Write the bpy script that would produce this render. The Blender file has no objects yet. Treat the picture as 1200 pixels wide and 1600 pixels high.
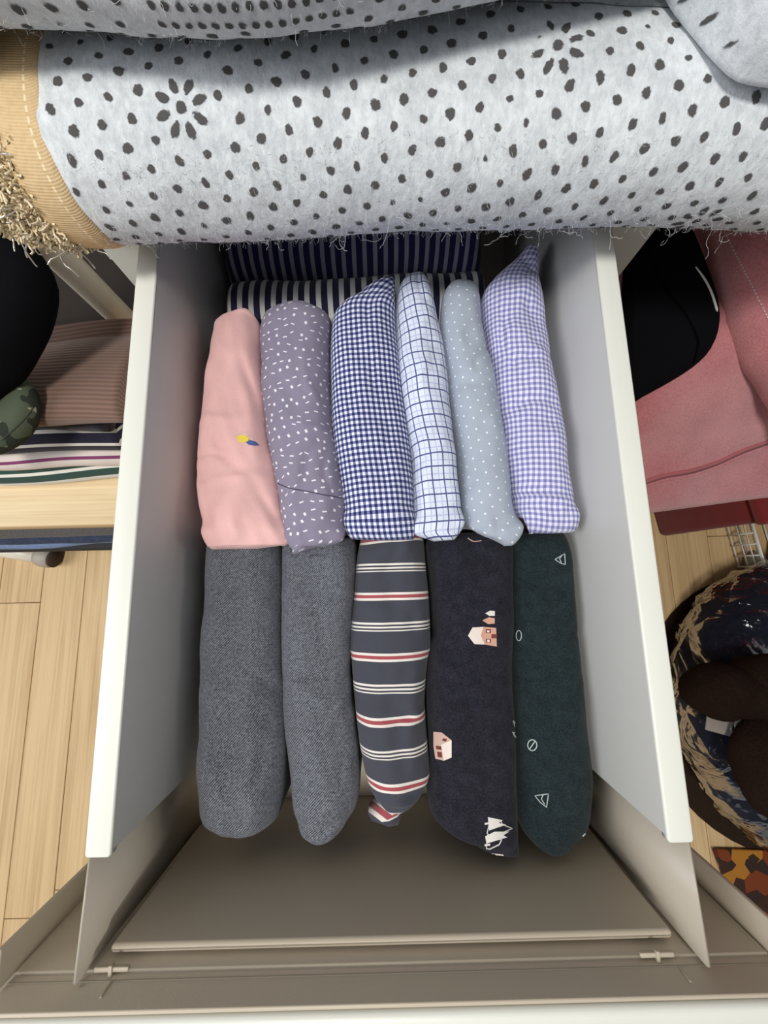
import bpy, bmesh, math, random
import numpy as np
from mathutils import Vector
from mathutils.bvhtree import BVHTree
from mathutils.geometry import tessellate_polygon
random.seed(4); RNG = np.random.default_rng(7)
SC = bpy.context.scene
COL = SC.collection

# ------------------------------------------------------------------ camera, world, lights, exposure
F, H = 614.0, 0.285                       # focal length in pixels of the 1200x1600 frame; camera height above the drawer rim
TH, PSI = math.atan(100 / 614), math.radians(-1.3)
CAM = np.array([0.0, 0.0, H])
def _rz(v):
    c, s = math.cos(PSI), math.sin(PSI)
    return np.array([c*v[0]-s*v[1], s*v[0]+c*v[1], v[2]])
AR = _rz((1, 0, 0)); AU = _rz((0, math.cos(TH), math.sin(TH))); AF = _rz((0, math.sin(TH), -math.cos(TH)))
cd = bpy.data.cameras.new('camera'); cam = bpy.data.objects.new('camera', cd); COL.objects.link(cam)
cd.sensor_fit = 'VERTICAL'; cd.sensor_height = 24; cd.sensor_width = 18; cd.lens = F/1600*24; cd.clip_start = 0.01
from mathutils import Matrix
M = Matrix(((AR[0], AU[0], -AF[0], 0), (AR[1], AU[1], -AF[1], 0), (AR[2], AU[2], -AF[2], H), (0, 0, 0, 1)))
cam.matrix_world = M
SC.camera = cam

w = bpy.data.worlds.new('room_light'); SC.world = w; w.use_nodes = True
w.node_tree.nodes['Background'].inputs[0].default_value = (0.95, 0.97, 1.0, 1)
w.node_tree.nodes['Background'].inputs[1].default_value = 0.16

def area(name, loc, target, size, power, col):
    l = bpy.data.lights.new(name, 'AREA'); l.shape = 'RECTANGLE'; l.size = size[0]; l.size_y = size[1]
    l.energy = power; l.color = col
    o = bpy.data.objects.new(name, l); COL.objects.link(o); o.location = loc
    o.rotation_euler = (Vector(target) - Vector(loc)).to_track_quat('-Z', 'Y').to_euler()
    return o
area('ceiling_lamp', (-0.26, -0.40, 1.75), (0.0, 0.05, -0.1), (0.32, 0.32), 23, (1.0, 0.97, 0.91))
area('window_daylight', (-1.9, -0.5, 1.35), (-0.1, 0.0, -0.2), (1.3, 1.3), 27, (0.95, 0.975, 1.0))

SC.view_settings.view_transform = 'Standard'; SC.view_settings.look = 'None'
SC.view_settings.exposure = 0.13; SC.view_settings.gamma = 1.0; SC.view_settings.use_curve_mapping = False

# ------------------------------------------------------------------ helpers
def ray(px, py): return AF + AR*((px-600)/F) - AU*((py-800)/F)
def at_z(px, py, z):
    d = ray(px, py); return CAM + d*((z-H)/d[2])
def at_slope(px, py, z0, y0, k):          # point on the plane z = z0 + k (Y - y0)
    d = ray(px, py); t = (z0 - k*y0 - H)/(d[2] - k*d[1]); return CAM + d*t
BASE = {}
def _base(o): return BASE.get(o.name, np.zeros(3)) if o else np.zeros(3)
def tag(o, label=None, cat=None, group=None, kind=None):
    if label: o['label'] = label
    if cat: o['category'] = cat
    if group: o['group'] = group
    if kind: o['kind'] = kind
    return o
def empty(name, loc, parent=None):
    o = bpy.data.objects.new(name, None); COL.objects.link(o); o.empty_display_size = 0.05
    loc = np.array(loc, float)
    if parent: o.parent = parent
    o.location = loc - _base(parent); BASE[o.name] = loc
    return o
def mobj(name, V, Fs, mat, parent=None, uv=None, smooth=True, origin=None, kind=None):
    V = np.asarray(V, float)
    if origin is None:
        if parent is not None: origin = _base(parent)
        else: origin = np.array([(V[:, 0].min()+V[:, 0].max())/2, (V[:, 1].min()+V[:, 1].max())/2, V[:, 2].min()])
    origin = np.array(origin, float)
    me = bpy.data.meshes.new(name); me.from_pydata((V-origin).tolist(), [], [tuple(f) for f in Fs])
    if uv is not None:
        uv = np.asarray(uv, float)
        l = me.uv_layers.new(name='UVMap'); idx = np.zeros(len(me.loops), dtype=np.int32); me.loops.foreach_get('vertex_index', idx)
        l.data.foreach_set('uv', uv[idx].astype(np.float32).ravel())
    if smooth: me.polygons.foreach_set('use_smooth', [True]*len(me.polygons))
    me.materials.append(mat); me.update()
    o = bpy.data.objects.new(name, me); COL.objects.link(o)
    if parent is not None: o.parent = parent
    o.location = origin - _base(parent); BASE[o.name] = origin
    if kind: o['kind'] = kind
    return o
def bm_data(bm):
    bm.verts.index_update(); V = [v.co[:] for v in bm.verts]; Fs = [[v.index for v in f.verts] for f in bm.faces]; bm.free(); return V, Fs
def rbox(x0, x1, y0, y1, z0, z1, r=0.002, seg=2):
    bm = bmesh.new(); bmesh.ops.create_cube(bm, size=1)
    for v in bm.verts: v.co = Vector(((x0+x1)/2+v.co.x*(x1-x0), (y0+y1)/2+v.co.y*(y1-y0), (z0+z1)/2+v.co.z*(z1-z0)))
    if r: bmesh.ops.bevel(bm, geom=bm.edges[:], offset=r, segments=seg, profile=0.5, affect='EDGES')
    return bm_data(bm)
def join(*parts):
    V, Fs = [], []
    for v, f in parts:
        n = len(V); V += [tuple(q) for q in v]; Fs += [[i+n for i in q] for q in f]
    return V, Fs
def prism(profile, a0, a1, axis='x', r=0.0, seg=2):
    """polygon profile extruded along an axis: 'x' profile is (Y,Z); 'y' profile is (X,Z); 'z' profile is (X,Y)"""
    def mk(p, a):
        return {'x': (a, p[0], p[1]), 'y': (p[0], a, p[1]), 'z': (p[0], p[1], a)}[axis]
    bm = bmesh.new(); A = [bm.verts.new(mk(p, a0)) for p in profile]; B = [bm.verts.new(mk(p, a1)) for p in profile]; n = len(A)
    bm.faces.new(A); bm.faces.new(B[::-1])
    for i in range(n): bm.faces.new((A[i], B[i], B[(i+1) % n], A[(i+1) % n]))
    bmesh.ops.recalc_face_normals(bm, faces=bm.faces[:])
    if r: bmesh.ops.bevel(bm, geom=bm.edges[:], offset=r, segments=seg, profile=0.5, affect='EDGES')
    return bm_data(bm)
def tube(P, r, sides=10, cap=True, closed=False):
    P = [np.array(p, float) for p in P]; n = len(P); V, Fs = [], []
    rr = r if hasattr(r, '__len__') else [r]*n
    up0 = np.array([0, 0, 1.0])
    for i in range(n):
        a = P[(i-1) % n] if (closed or i > 0) else P[i]; b = P[(i+1) % n] if (closed or i < n-1) else P[i]
        t = b-a; t /= (np.linalg.norm(t)+1e-12)
        up = up0 if abs(t[2]) < 0.95 else np.array([0, 1.0, 0])
        s = np.cross(t, up); s /= np.linalg.norm(s); u = np.cross(s, t)
        for k in range(sides):
            q = 2*math.pi*k/sides; V.append(P[i]+rr[i]*(math.cos(q)*s+math.sin(q)*u))
    m = n if closed else n-1
    for i in range(m):
        for k in range(sides):
            j = (i+1) % n
            Fs.append([i*sides+k, i*sides+(k+1) % sides, j*sides+(k+1) % sides, j*sides+k])
    if cap and not closed:
        Fs.append(list(range(sides))[::-1]); Fs.append([(n-1)*sides+k for k in range(sides)])
    return V, Fs
def smoothline(pts, n):
    pts = np.array(pts, float); m = len(pts); d = np.r_[0, np.cumsum(np.linalg.norm(np.diff(pts, axis=0), axis=1))]
    out = []
    for s in np.linspace(0, d[-1], n):
        i = min(max(np.searchsorted(d, s)-1, 0), m-2); t = (s-d[i])/max(d[i+1]-d[i], 1e-9)
        p0, p1, p2, p3 = pts[max(i-1, 0)], pts[i], pts[i+1], pts[min(i+2, m-1)]
        out.append(0.5*((2*p1)+(-p0+p2)*t+(2*p0-5*p1+4*p2-p3)*t*t+(-p0+3*p1-3*p2+p3)*t**3))
    return np.array(out)
def nz(P, scale, seed, n=9):
    """smooth pseudo noise about -1..1"""
    g = np.random.default_rng(seed); P = np.asarray(P, float); out = np.zeros(P.shape[:-1])
    for k in range(n):
        d = g.normal(size=3); d *= scale*(0.6+1.1*g.random())/np.linalg.norm(d)
        out += np.sin(P@d+g.random()*6.28)
    return out/(n**0.5*1.2)
def grid_faces(nu, nv, wrap=False):
    Fs = []
    for i in range(nu-1):
        for j in range(nv if wrap else nv-1):
            k = (j+1) % nv; Fs.append([i*nv+j, i*nv+k, (i+1)*nv+k, (i+1)*nv+j])
    return Fs
def bvh(o):
    b = BASE[o.name]; me = o.data
    return BVHTree.FromPolygons([tuple(np.array(v.co)+b) for v in me.vertices], [p.vertices[:] for p in me.polygons])
def cast(tree, px, py):
    d = ray(px, py); h = tree.ray_cast(Vector(CAM), Vector(d).normalized())
    return (None, None) if h[0] is None else (np.array(h[0]), np.array(h[1]))
def cast_pt(tree, px, py, off):
    p, n = cast(tree, px, py)
    if p is None: return None
    if n@(CAM-p) < 0: n = -n
    return p+n*off
def decal(name, tree, polys, mat, parent, off=0.0006, label=None):
    """flat print: polygons given by the outline seen from above, laid on the cloth"""
    V, Fs = [], []
    for poly in polys:
        tris = tessellate_polygon([[Vector((x, y, 0)) for x, y in poly]])
        bm = bmesh.new(); vs = [bm.verts.new((x, y, 0)) for x, y in poly]
        for t in tris:
            try: bm.faces.new([vs[i] for i in t])
            except ValueError: pass
        bmesh.ops.subdivide_edges(bm, edges=bm.edges[:], cuts=2, use_grid_fill=True)
        bmesh.ops.triangulate(bm, faces=bm.faces[:])
        v, f = bm_data(bm); Q = [cast_pt(tree, a[0], a[1], off) for a in v]; n = len(V)
        ok = [q is not None for q in Q]; V += [q if q is not None else np.zeros(3) for q in Q]
        Fs += [[i+n for i in t] for t in f if all(ok[i] for i in t)]
    used = sorted({i for f in Fs for i in f}); mp = {u: k for k, u in enumerate(used)}
    if not used: print('MISS decal', name, polys[0][0]); return None
    o = mobj(name, [V[i] for i in used], [[mp[i] for i in f] for f in Fs], mat, parent)
    if label: o['label'] = label
    return o
def straight(pts, n):
    out = []
    for a, b in zip(pts, pts[1:]): out += [(a[0]+(b[0]-a[0])*k/n, a[1]+(b[1]-a[1])*k/n) for k in range(n)]
    return out+[pts[-1]]
def line_px(name, tree, pts, r, mat, parent, n=24, off=0.0003, label=None, sides=6, sharp=False):
    P = [cast_pt(tree, x, y, off) for x, y in (straight(pts, 6) if sharp else smoothline(pts, n))]; P = [p for p in P if p is not None]
    if len(P) < 2: print('MISS line', name, pts[0]); return None
    o = mobj(name, *tube(P, r, sides), mat, parent)
    if label: o['label'] = label
    return o

# ------------------------------------------------------------------ node materials
class NT:
    def __init__(s, name, rough=0.8, spec=0.3, sheen=0.0):
        s.mat = bpy.data.materials.new(name); s.mat.use_nodes = True; s.t = s.mat.node_tree; s.b = s.t.nodes['Principled BSDF']
        s.b.inputs['Roughness'].default_value = rough; s.b.inputs['Specular IOR Level'].default_value = spec
        if sheen: s.b.inputs['Sheen Weight'].default_value = sheen; s.b.inputs['Sheen Roughness'].default_value = 0.6
    def n(s, typ, **kw):
        x = s.t.nodes.new(typ)
        for k, v in kw.items(): setattr(x, k, v)
        return x
    def _in(s, sock, v):
        if v is None: return
        if isinstance(v, bpy.types.NodeSocket): s.t.links.new(v, sock)
        elif isinstance(v, (tuple, list)): sock.default_value = (tuple(v)+(1,))[:4] if sock.type == 'RGBA' else v
        else: sock.default_value = v
    def m(s, op, a, b=None, c=None):
        x = s.n('ShaderNodeMath', operation=op); s._in(x.inputs[0], a); s._in(x.inputs[1], b); s._in(x.inputs[2], c); return x.outputs[0]
    def mix(s, f, a, b):
        x = s.n('ShaderNodeMix', data_type='RGBA'); s._in(x.inputs[0], f); s._in(x.inputs[6], a); s._in(x.inputs[7], b); return x.outputs[2]
    def uv(s, rot=0.0, u0=0.0, v0=0.0):
        t = s.n('ShaderNodeUVMap').outputs[0]
        x = s.n('ShaderNodeMapping'); x.inputs['Rotation'].default_value = (0, 0, rot); x.inputs['Location'].default_value = (u0, v0, 0)
        s.t.links.new(t, x.inputs[0]); sep = s.n('ShaderNodeSeparateXYZ'); s.t.links.new(x.outputs[0], sep.inputs[0])
        s.vec = x.outputs[0]; return sep.outputs[0], sep.outputs[1]
    def coord(s, which='Object', scale=(1, 1, 1)):
        t = s.n('ShaderNodeTexCoord').outputs[which]; x = s.n('ShaderNodeMapping'); x.inputs['Scale'].default_value = scale
        s.t.links.new(t, x.inputs[0]); return x.outputs[0]
    def noise(s, scale, detail=3, vec=None, rough=0.55):
        x = s.n('ShaderNodeTexNoise'); x.inputs['Scale'].default_value = scale; x.inputs['Detail'].default_value = detail; x.inputs['Roughness'].default_value = rough
        if vec is not None: s.t.links.new(vec, x.inputs['Vector'])
        return x.outputs[0]
    def ramp(s, f, stops, interp='LINEAR'):
        x = s.n('ShaderNodeValToRGB'); cr = x.color_ramp; cr.interpolation = interp
        while len(cr.elements) < len(stops): cr.elements.new(0.5)
        for e, (p, c) in zip(cr.elements, stops): e.position = p; e.color = tuple(c)+(1,)
        s.t.links.new(f, x.inputs[0]); return x.outputs[0]
    def smooth(s, x, lo, hi):
        q = s.n('ShaderNodeMapRange', interpolation_type='SMOOTHSTEP'); s._in(q.inputs[0], x); q.inputs[1].default_value = lo; q.inputs[2].default_value = hi; return q.outputs[0]
    def col(s, c):
        s._in(s.b.inputs['Base Color'], c); return s
    def bump(s, h, dist=0.001, strength=0.5):
        x = s.n('ShaderNodeBump'); x.inputs['Distance'].default_value = dist; x.inputs['Strength'].default_value = strength
        s.t.links.new(h, x.inputs['Height']); s.t.links.new(x.outputs[0], s.b.inputs['Normal']); return s
def C(r, g, b):
    f = lambda v: (v/255/12.92) if v <= 10 else ((v/255+0.055)/1.055)**2.4
    return (f(r), f(g), f(b))
def plain(name, c, rough=0.6, spec=0.4, metal=0.0, nscale=0, namp=0.0, bumpd=0.0):
    t = NT(name, rough, spec); t.b.inputs['Metallic'].default_value = metal
    if nscale:
        nn = t.noise(nscale, 4, t.coord()); t.col(t.mix(nn, tuple(x*(1-namp) for x in c), tuple(min(1, x*(1+namp)) for x in c)))
        if bumpd: t.bump(nn, bumpd, 0.6)
    else: t.col(c)
    return t.mat
def fabric(t, color, weave=True, bumpd=0.0004):
    """adds a fine cloth grain and slight unevenness to a colour"""
    g = t.noise(1500, 2, t.coord()); lo = t.noise(28, 3, t.coord())
    f = t.m('ADD', t.m('MULTIPLY', g, 0.24), t.m('MULTIPLY', lo, 0.16)); f = t.m('ADD', f, 0.80)
    x = t.n('ShaderNodeMix', data_type='RGBA', blend_type='MULTIPLY'); x.inputs[0].default_value = 1
    t._in(x.inputs[6], color); cc = t.n('ShaderNodeCombineXYZ'); [t.t.links.new(f, cc.inputs[i]) for i in range(3)]
    t.t.links.new(cc.outputs[0], x.inputs[7]); t.col(x.outputs[2])
    b = t.m('ADD', t.m('MULTIPLY', t.noise(700, 2, t.coord()), 0.25), t.noise(60, 4, t.coord()))
    t.bump(b, bumpd*4, 0.35); return t.mat
def frac(t, x, p, off=0.0): return t.m('FRACT', t.m('ADD', t.m('DIVIDE', x, p), off))
def band(t, fr, lo, hi): return t.m('MULTIPLY', t.m('GREATER_THAN', fr, lo), t.m('LESS_THAN', fr, hi))

def mat_plain_cloth(name, c, **k): t = NT(name, 0.95, 0.15 if max(c) > 0.02 else 0.06, 0.15 if max(c) > 0.02 else 0.0); return fabric(t, c, **k)
def mat_gingham(name, white, mid, dark, pu, pv, rot=0.0):
    t = NT(name, 0.9, 0.15, 0.1); u, v = t.uv(rot)
    a = t.m('LESS_THAN', frac(t, u, pu, 50), 0.5); b = t.m('LESS_THAN', frac(t, v, pv, 50), 0.5)
    s = t.m('ADD', a, b); c = t.mix(t.m('MINIMUM', s, 1.0), white, mid); c = t.mix(t.m('GREATER_THAN', s, 1.5), c, dark)
    return fabric(t, c)
def mat_pane(name, white, line, soft, pu, pv, rot=0.0):
    t = NT(name, 0.9, 0.15, 0.1); u, v = t.uv(rot); fu, fv = frac(t, u, pu, 50), frac(t, v, pv, 50)
    s = t.m('MAXIMUM', band(t, fu, 0.44, 0.56), band(t, fv, 0.44, 0.56))
    s2 = t.m('MAXIMUM', band(t, fu, 0.02, 0.12), band(t, fv, 0.02, 0.12))
    h = t.m('MAXIMUM', band(t, fu, 0.07, 0.11), band(t, fv, 0.50, 0.54))
    l = t.m('MAXIMUM', band(t, fu, 0.45, 0.56), band(t, fv, 0.45, 0.56))
    c = t.mix(t.m('MULTIPLY', s2, 0.45), white, soft); c = t.mix(t.m('MULTIPLY', l, 0.92), c, line)
    return fabric(t, c)
def mat_dots(name, base, dot, px, py, r, rot=0.0):
    t = NT(name, 0.9, 0.15, 0.1); u, v = t.uv(rot)
    def d(o):
        x = t.m('MULTIPLY', t.m('SUBTRACT', frac(t, u, px, 50+o), 0.5), px); y = t.m('MULTIPLY', t.m('SUBTRACT', frac(t, v, py, 50+o), 0.5), py)
        return t.m('SQRT', t.m('ADD', t.m('MULTIPLY', x, x), t.m('MULTIPLY', y, y)))
    return fabric(t, t.mix(t.m('LESS_THAN', t.m('MINIMUM', d(0), d(0.5)), r), base, dot))
def mat_confetti(name, base, mark, c=0.0088, rot=0.15):
    t = NT(name, 0.9, 0.15, 0.1); u, v = t.uv(rot)
    def layer(o):
        y = t.m('ADD', t.m('DIVIDE', v, c), 50+o*1.7); wr_ = t.n('ShaderNodeTexWhiteNoise', noise_dimensions='1D'); t.t.links.new(t.m('FLOOR', y), wr_.inputs['W']); x = t.m('ADD', t.m('ADD', t.m('DIVIDE', u, c), 50+o), wr_.outputs['Value'])
        cc = t.n('ShaderNodeCombineXYZ'); t.t.links.new(t.m('FLOOR', x), cc.inputs[0]); t.t.links.new(t.m('FLOOR', y), cc.inputs[1])
        wn = t.n('ShaderNodeTexWhiteNoise', noise_dimensions='2D'); t.t.links.new(cc.outputs[0], wn.inputs['Vector'])
        sp = t.n('ShaderNodeSeparateColor'); t.t.links.new(wn.outputs['Color'], sp.inputs[0]); R, G, B = sp.outputs
        lx = t.m('SUBTRACT', t.m('SUBTRACT', t.m('FRACT', x), 0.5), t.m('MULTIPLY', t.m('SUBTRACT', R, 0.5), 0.45))
        ly = t.m('SUBTRACT', t.m('SUBTRACT', t.m('FRACT', y), 0.5), t.m('MULTIPLY', t.m('SUBTRACT', G, 0.5), 0.55))
        k = t.m('GREATER_THAN', B, 0.5); an = t.m('MULTIPLY', t.m('SUBTRACT', t.m('FRACT', t.m('MULTIPLY', R, 7.3)), 0.5), 1.1)
        lx, ly = t.m('SUBTRACT', lx, t.m('MULTIPLY', an, ly)), t.m('ADD', ly, t.m('MULTIPLY', an, lx))
        hx = t.m('ADD', 0.13, t.m('MULTIPLY', k, 0.09)); hy = t.m('ADD', 0.155, t.m('MULTIPLY', k, -0.085))
        return t.m('MULTIPLY', t.m('LESS_THAN', t.m('ABSOLUTE', lx), hx), t.m('LESS_THAN', t.m('ABSOLUTE', ly), hy))
    return fabric(t, t.mix(layer(0.0), base, mark))
def mat_twill(name, dark, light):
    t = NT(name, 0.9, 0.15, 0.1); u, v = t.uv(0)
    wob = t.m('MULTIPLY', t.noise(160, 3, t.coord()), 0.0012)
    a = t.m('SINE', t.m('MULTIPLY', t.m('ADD', t.m('ADD', u, v), wob), 2*math.pi/0.0021))
    b = t.m('SINE', t.m('MULTIPLY', t.m('ADD', t.m('SUBTRACT', u, v), wob), 2*math.pi/0.0016))
    s = t.m('ADD', t.m('MULTIPLY', t.m('MULTIPLY', a, b), 0.5), t.m('ADD', t.m('MULTIPLY', a, 0.32), t.noise(480, 3, t.coord())))
    return fabric(t, t.mix(t.smooth(s, 0.05, 1.30), dark, light), bumpd=0.0005)
def mat_bands(name, base, period, bands, rot=0.0, v0=0.0, axis=1):
    """bands: list of (lo, hi, colour) along one cloth direction"""
    t = NT(name, 0.9, 0.15, 0.1); uv = t.uv(rot, v0=v0); fr = frac(t, uv[axis], period, 50); c = base
    for lo, hi, cc in bands: c = t.mix(band(t, fr, lo, hi), c, cc)
    return fabric(t, c)
def mat_melange(name, a, b):
    t = NT(name, 0.95, 0.1, 0.05); n1 = t.noise(900, 3, t.coord()); n2 = t.noise(120, 3, t.coord())
    f = t.smooth(t.m('ADD', t.m('MULTIPLY', n1, 0.7), t.m('MULTIPLY', n2, 0.3)), 0.35, 0.75)
    return fabric(t, t.mix(f, a, b))
def mat_felt():
    t = NT('grey_felt', 0.95, 0.1, 0.3); co = t.coord()
    n1 = t.noise(260, 5, t.coord(scale=(1, 0.6, 0.6)), 0.7); n2 = t.noise(45, 4, co)
    f = t.smooth(t.m('ADD', t.m('MULTIPLY', n1, 0.65), t.m('MULTIPLY', n2, 0.4)), 0.3, 0.75)
    t.col(t.mix(f, C(184, 188, 193), C(224, 229, 233))); t.bump(t.m('ADD', n1, n2), 0.0022, 0.4); return t.mat
def mat_plastic(name, c, rough=0.38, spec=0.45, grain=0.15):
    t = NT(name, rough, spec); n = t.noise(900, 2, t.coord()); lo = t.noise(9, 3, t.coord())
    t.col(t.mix(lo, tuple(x*0.96 for x in c), tuple(min(1, x*1.03) for x in c))); t.bump(n, 0.0003, grain); return t.mat
def mat_wood(name, a, b, along='y', rnd=True, scale=1.0):
    t = NT(name, 0.5, 0.3); s = (26*scale, 1.6*scale, 26*scale) if along == 'y' else (1.6*scale, 26*scale, 26*scale)
    tc = t.n('ShaderNodeTexCoord').outputs['Object']; mp = t.n('ShaderNodeMapping'); mp.inputs['Scale'].default_value = s
    oi = t.n('ShaderNodeObjectInfo'); sh = t.m('MULTIPLY', oi.outputs['Random'], 40.0)
    cx = t.n('ShaderNodeCombineXYZ'); [t.t.links.new(sh, cx.inputs[i]) for i in range(3)]
    ad = t.n('ShaderNodeVectorMath', operation='ADD'); t.t.links.new(tc, mp.inputs[0]); t.t.links.new(mp.outputs[0], ad.inputs[0]); t.t.links.new(cx.outputs[0], ad.inputs[1])
    n1 = t.noise(1.0, 5, ad.outputs[0], 0.6); n1.node.inputs['Distortion'].default_value = 0.6
    mp2 = t.n('ShaderNodeMapping'); mp2.inputs['Scale'].default_value = (9, 1.0, 9) if along == 'y' else (1.0, 9, 9); t.t.links.new(ad.outputs[0], mp2.inputs[0])
    n2 = t.noise(1.0, 3, mp2.outputs[0], 0.6)
    f = t.m('ADD', t.m('MULTIPLY', n1, 0.75), t.m('MULTIPLY', n2, 0.45))
    if rnd: f = t.m('ADD', f, t.m('MULTIPLY', t.m('SUBTRACT', oi.outputs['Random'], 0.5), 0.12))
    c = t.ramp(f, [(0.38, a), (0.54, tuple((x+y)/2 for x, y in zip(a, b))), (0.70, b)]); t.col(c); t.bump(n2, 0.0006, 0.3); return t.mat

WHITE_P = mat_plastic('white_plastic', C(226, 227, 219), 0.36)
WALL_P = mat_plastic('grey_white_plastic', C(200, 200, 198), 0.30, 0.5)
BEIGE_P = mat_plastic('beige_grey_plastic', C(188, 177, 160), 0.42, 0.4)
CREAM_M = plain('cream_painted_steel', C(234, 226, 210), 0.35, 0.5, nscale=20, namp=0.03)
FLOOR_W = mat_wood('oak_laminate', C(178, 143, 98), C(218, 188, 142), 'y')
SHELF_W = mat_wood('pale_shelf_wood', C(205, 176, 132), C(232, 210, 170), 'x', rnd=False)
INK = {k: plain('print_'+k, c, 0.95, 0.05) for k, c in dict(white=C(214, 210, 205), cream=C(226, 214, 206), tan=C(196, 152, 134), brown=C(112, 62, 56), yellow=C(246, 222, 92), blue=C(88, 108, 168), pale=C(178, 186, 186), rose=C(198, 168, 156)).items()}

# ------------------------------------------------------------------ floor: planks of their own over a dark base
ZF = -0.57
fl = mobj('floor', *rbox(-1.6, 1.6, -1.0, 1.3, ZF-0.03, ZF-0.004, 0), plain('floor_joint', C(120, 95, 62), 0.9), smooth=False, kind='structure')
tag(fl, 'pale oak laminate floor around the drawer chest')
xb = at_z(137, 860, ZF)[0]; xa = at_z(69, 888, ZF)[0]; PW = xb-xa
yb = at_z(94, 1391, ZF)[1]; ya = at_z(30, 942, ZF)[1]; PL = 0.80
k0 = int((-1.5-xa)/PW)-1; pm = {}
for k in range(k0, k0+int(3.1/PW)+2):
    x0 = xa+k*PW; off = {-1: ya, 1: yb}.get(k, random.uniform(0, PL)); j = math.floor((-1.0-off)/PL)
    for q in range(j, j+5):
        y0 = off+q*PL
        if y0 > 1.25 or y0+PL < -0.95: continue
        if 'm' not in pm:
            o = mobj('plank', *rbox(x0+0.0006, x0+PW-0.0006, y0+0.0006, y0+PL-0.0006, ZF-0.004, ZF, 0.0007, 1), FLOOR_W, fl, smooth=False)
            pm['m'] = o; pm['o'] = (x0, y0)
        else:
            o = pm['m'].copy(); COL.objects.link(o); o.location = Vector(pm['m'].location)+Vector((x0-pm['o'][0], y0-pm['o'][1], 0))
wb = mobj('wall_back', *rbox(-1.6, 1.6, 1.2, 1.26, ZF, 1.9, 0), plain('wallpaper', C(214, 210, 202), 0.9, nscale=60, namp=0.02), smooth=False, kind='structure')

# ------------------------------------------------------------------ chest with its open drawer
chest = empty('storage_chest', (0, 0.6, ZF)); tag(chest, 'off-white plastic storage chest with its top drawer pulled open', 'chest')
for s in (-1, 1):
    mobj('side_panel', *rbox(min(s*0.204, s*0.246), max(s*0.204, s*0.246), 0.294, 0.95, ZF, 0.008, 0.003), WHITE_P, chest)
mobj('top_panel', *rbox(-0.246, 0.246, 0.294, 0.95, 0.0085, 0.020, 0.003), WHITE_P, chest)
mobj('back_panel', *rbox(-0.2035, 0.2035, 0.935, 0.948, ZF+0.002, 0.008, 0.001), WHITE_P, chest)
for z0, z1 in ((-0.565, -0.395), (-0.39, -0.225)):
    mobj('drawer_front', *rbox(-0.2035, 0.2035, 0.27, 0.30, z0, z1, 0.006, 3), WHITE_P, chest)

dr = empty('drawer', (0, 0.13, -0.2), chest)
ZB = -0.19
Y0, Y1 = -0.172, 0.52
for s in (-1, 1):
    mobj('side_wall', *prism([(s*0.180, -0.001), (s*0.1935, -0.001), (s*0.1910, ZB-0.004), (s*0.1770, ZB-0.004)], Y0, Y1, 'y', 0.0012), WALL_P, dr)
    # the flat rim with a rounded front end
    out = []
    for (cx, a0) in ((0.1825, 180), (0.1945, 270)):
        for q in range(5):
            a = math.radians(a0+q*22.5); out.append((s*(cx+0.0025*math.cos(a)), Y0-0.003+0.0025+0.0025*math.sin(a)))
    out += [(s*0.197, Y1), (s*0.180, Y1)]
    v, f = prism(out, -0.006, 0.0, 'z')
    bm = bmesh.new(); vs = [bm.verts.new(q) for q in v]
    for q in f: bm.faces.new([vs[i] for i in q])
    bmesh.ops.bevel(bm, geom=[e for e in bm.edges if e.verts[0].co.z > -0.001 and e.verts[1].co.z > -0.001], offset=0.0014, segments=3, profile=0.5, affect='EDGES')
    mobj('rim', *bm_data(bm), WHITE_P, dr)
    # thin wing that carries on to the front
    w0, w1 = s*0.1945, s*0.1970
    V = [(w0, Y0, -0.004), (w1, Y0, -0.004), (s*0.1965, -0.2465, -0.003), (s*0.1993, -0.2465, -0.003),
         (s*0.1915, Y0, ZB), (s*0.1935, Y0, ZB), (s*0.1915, -0.2465, ZB), (s*0.1935, -0.2465, ZB)]
    bm = bmesh.new(); vs = [bm.verts.new(q) for q in V]
    for q in ((0, 1, 3, 2), (4, 6, 7, 5), (0, 2, 6, 4), (1, 5, 7, 3), (0, 4, 5, 1), (2, 3, 7, 6)): bm.faces.new([vs[i] for i in q])
    bmesh.ops.recalc_face_normals(bm, faces=bm.faces[:]); bmesh.ops.bevel(bm, geom=bm.edges[:], offset=0.0007, segments=2, affect='EDGES')
    mobj('front_wing', *bm_data(bm), mat_plastic('wing_plastic', C(176, 168, 155), 0.38), dr)
mobj('rear_wall', *rbox(-0.178, 0.178, Y1-0.01, Y1, ZB, -0.006, 0.001), WALL_P, dr)
ly = lambda py, z: at_z(600, py, z)[1]
p1, p2 = ly(1466, -0.0215), ly(1477, -0.0205)
p3, p4, p5 = p2-0.0035, ly(1509, -0.0135), ly(1522, -0.0085)
ZL = -0.21
mobj('bottom_panel', *rbox(-0.188, 0.188, p1+0.0005, Y1, ZB-0.008, ZB-0.004, 0.0008), BEIGE_P, dr)
v, f = rbox(-0.1885, 0.1885, p2-0.001, p1+0.001, ZB-0.014, -0.0200, 0.0030, 4); mobj('inner_panel', v, f, BEIGE_P, dr)
pl = mobj('front_plate', *prism([(p3-0.0005, ZL), (p3-0.0005, -0.0135), (p4, -0.0135), (p4, -0.0085), (p5, -0.0085), (p5, 0.0092), (p5-0.0025, 0.0092), (p5-0.0025, ZL)], -0.2445, 0.2445, 'x', 0.0008), BEIGE_P, dr)
lip = mobj('front_lip', *prism([(p5-0.0028, ZL), (p5-0.0028, 0.0105), (p5-0.006, 0.0125), (p5-0.024, 0.0125), (p5-0.030, 0.006), (p5-0.031, ZL)], -0.2560, 0.2560, 'x', 0.0018, 3), WHITE_P, dr)
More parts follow.
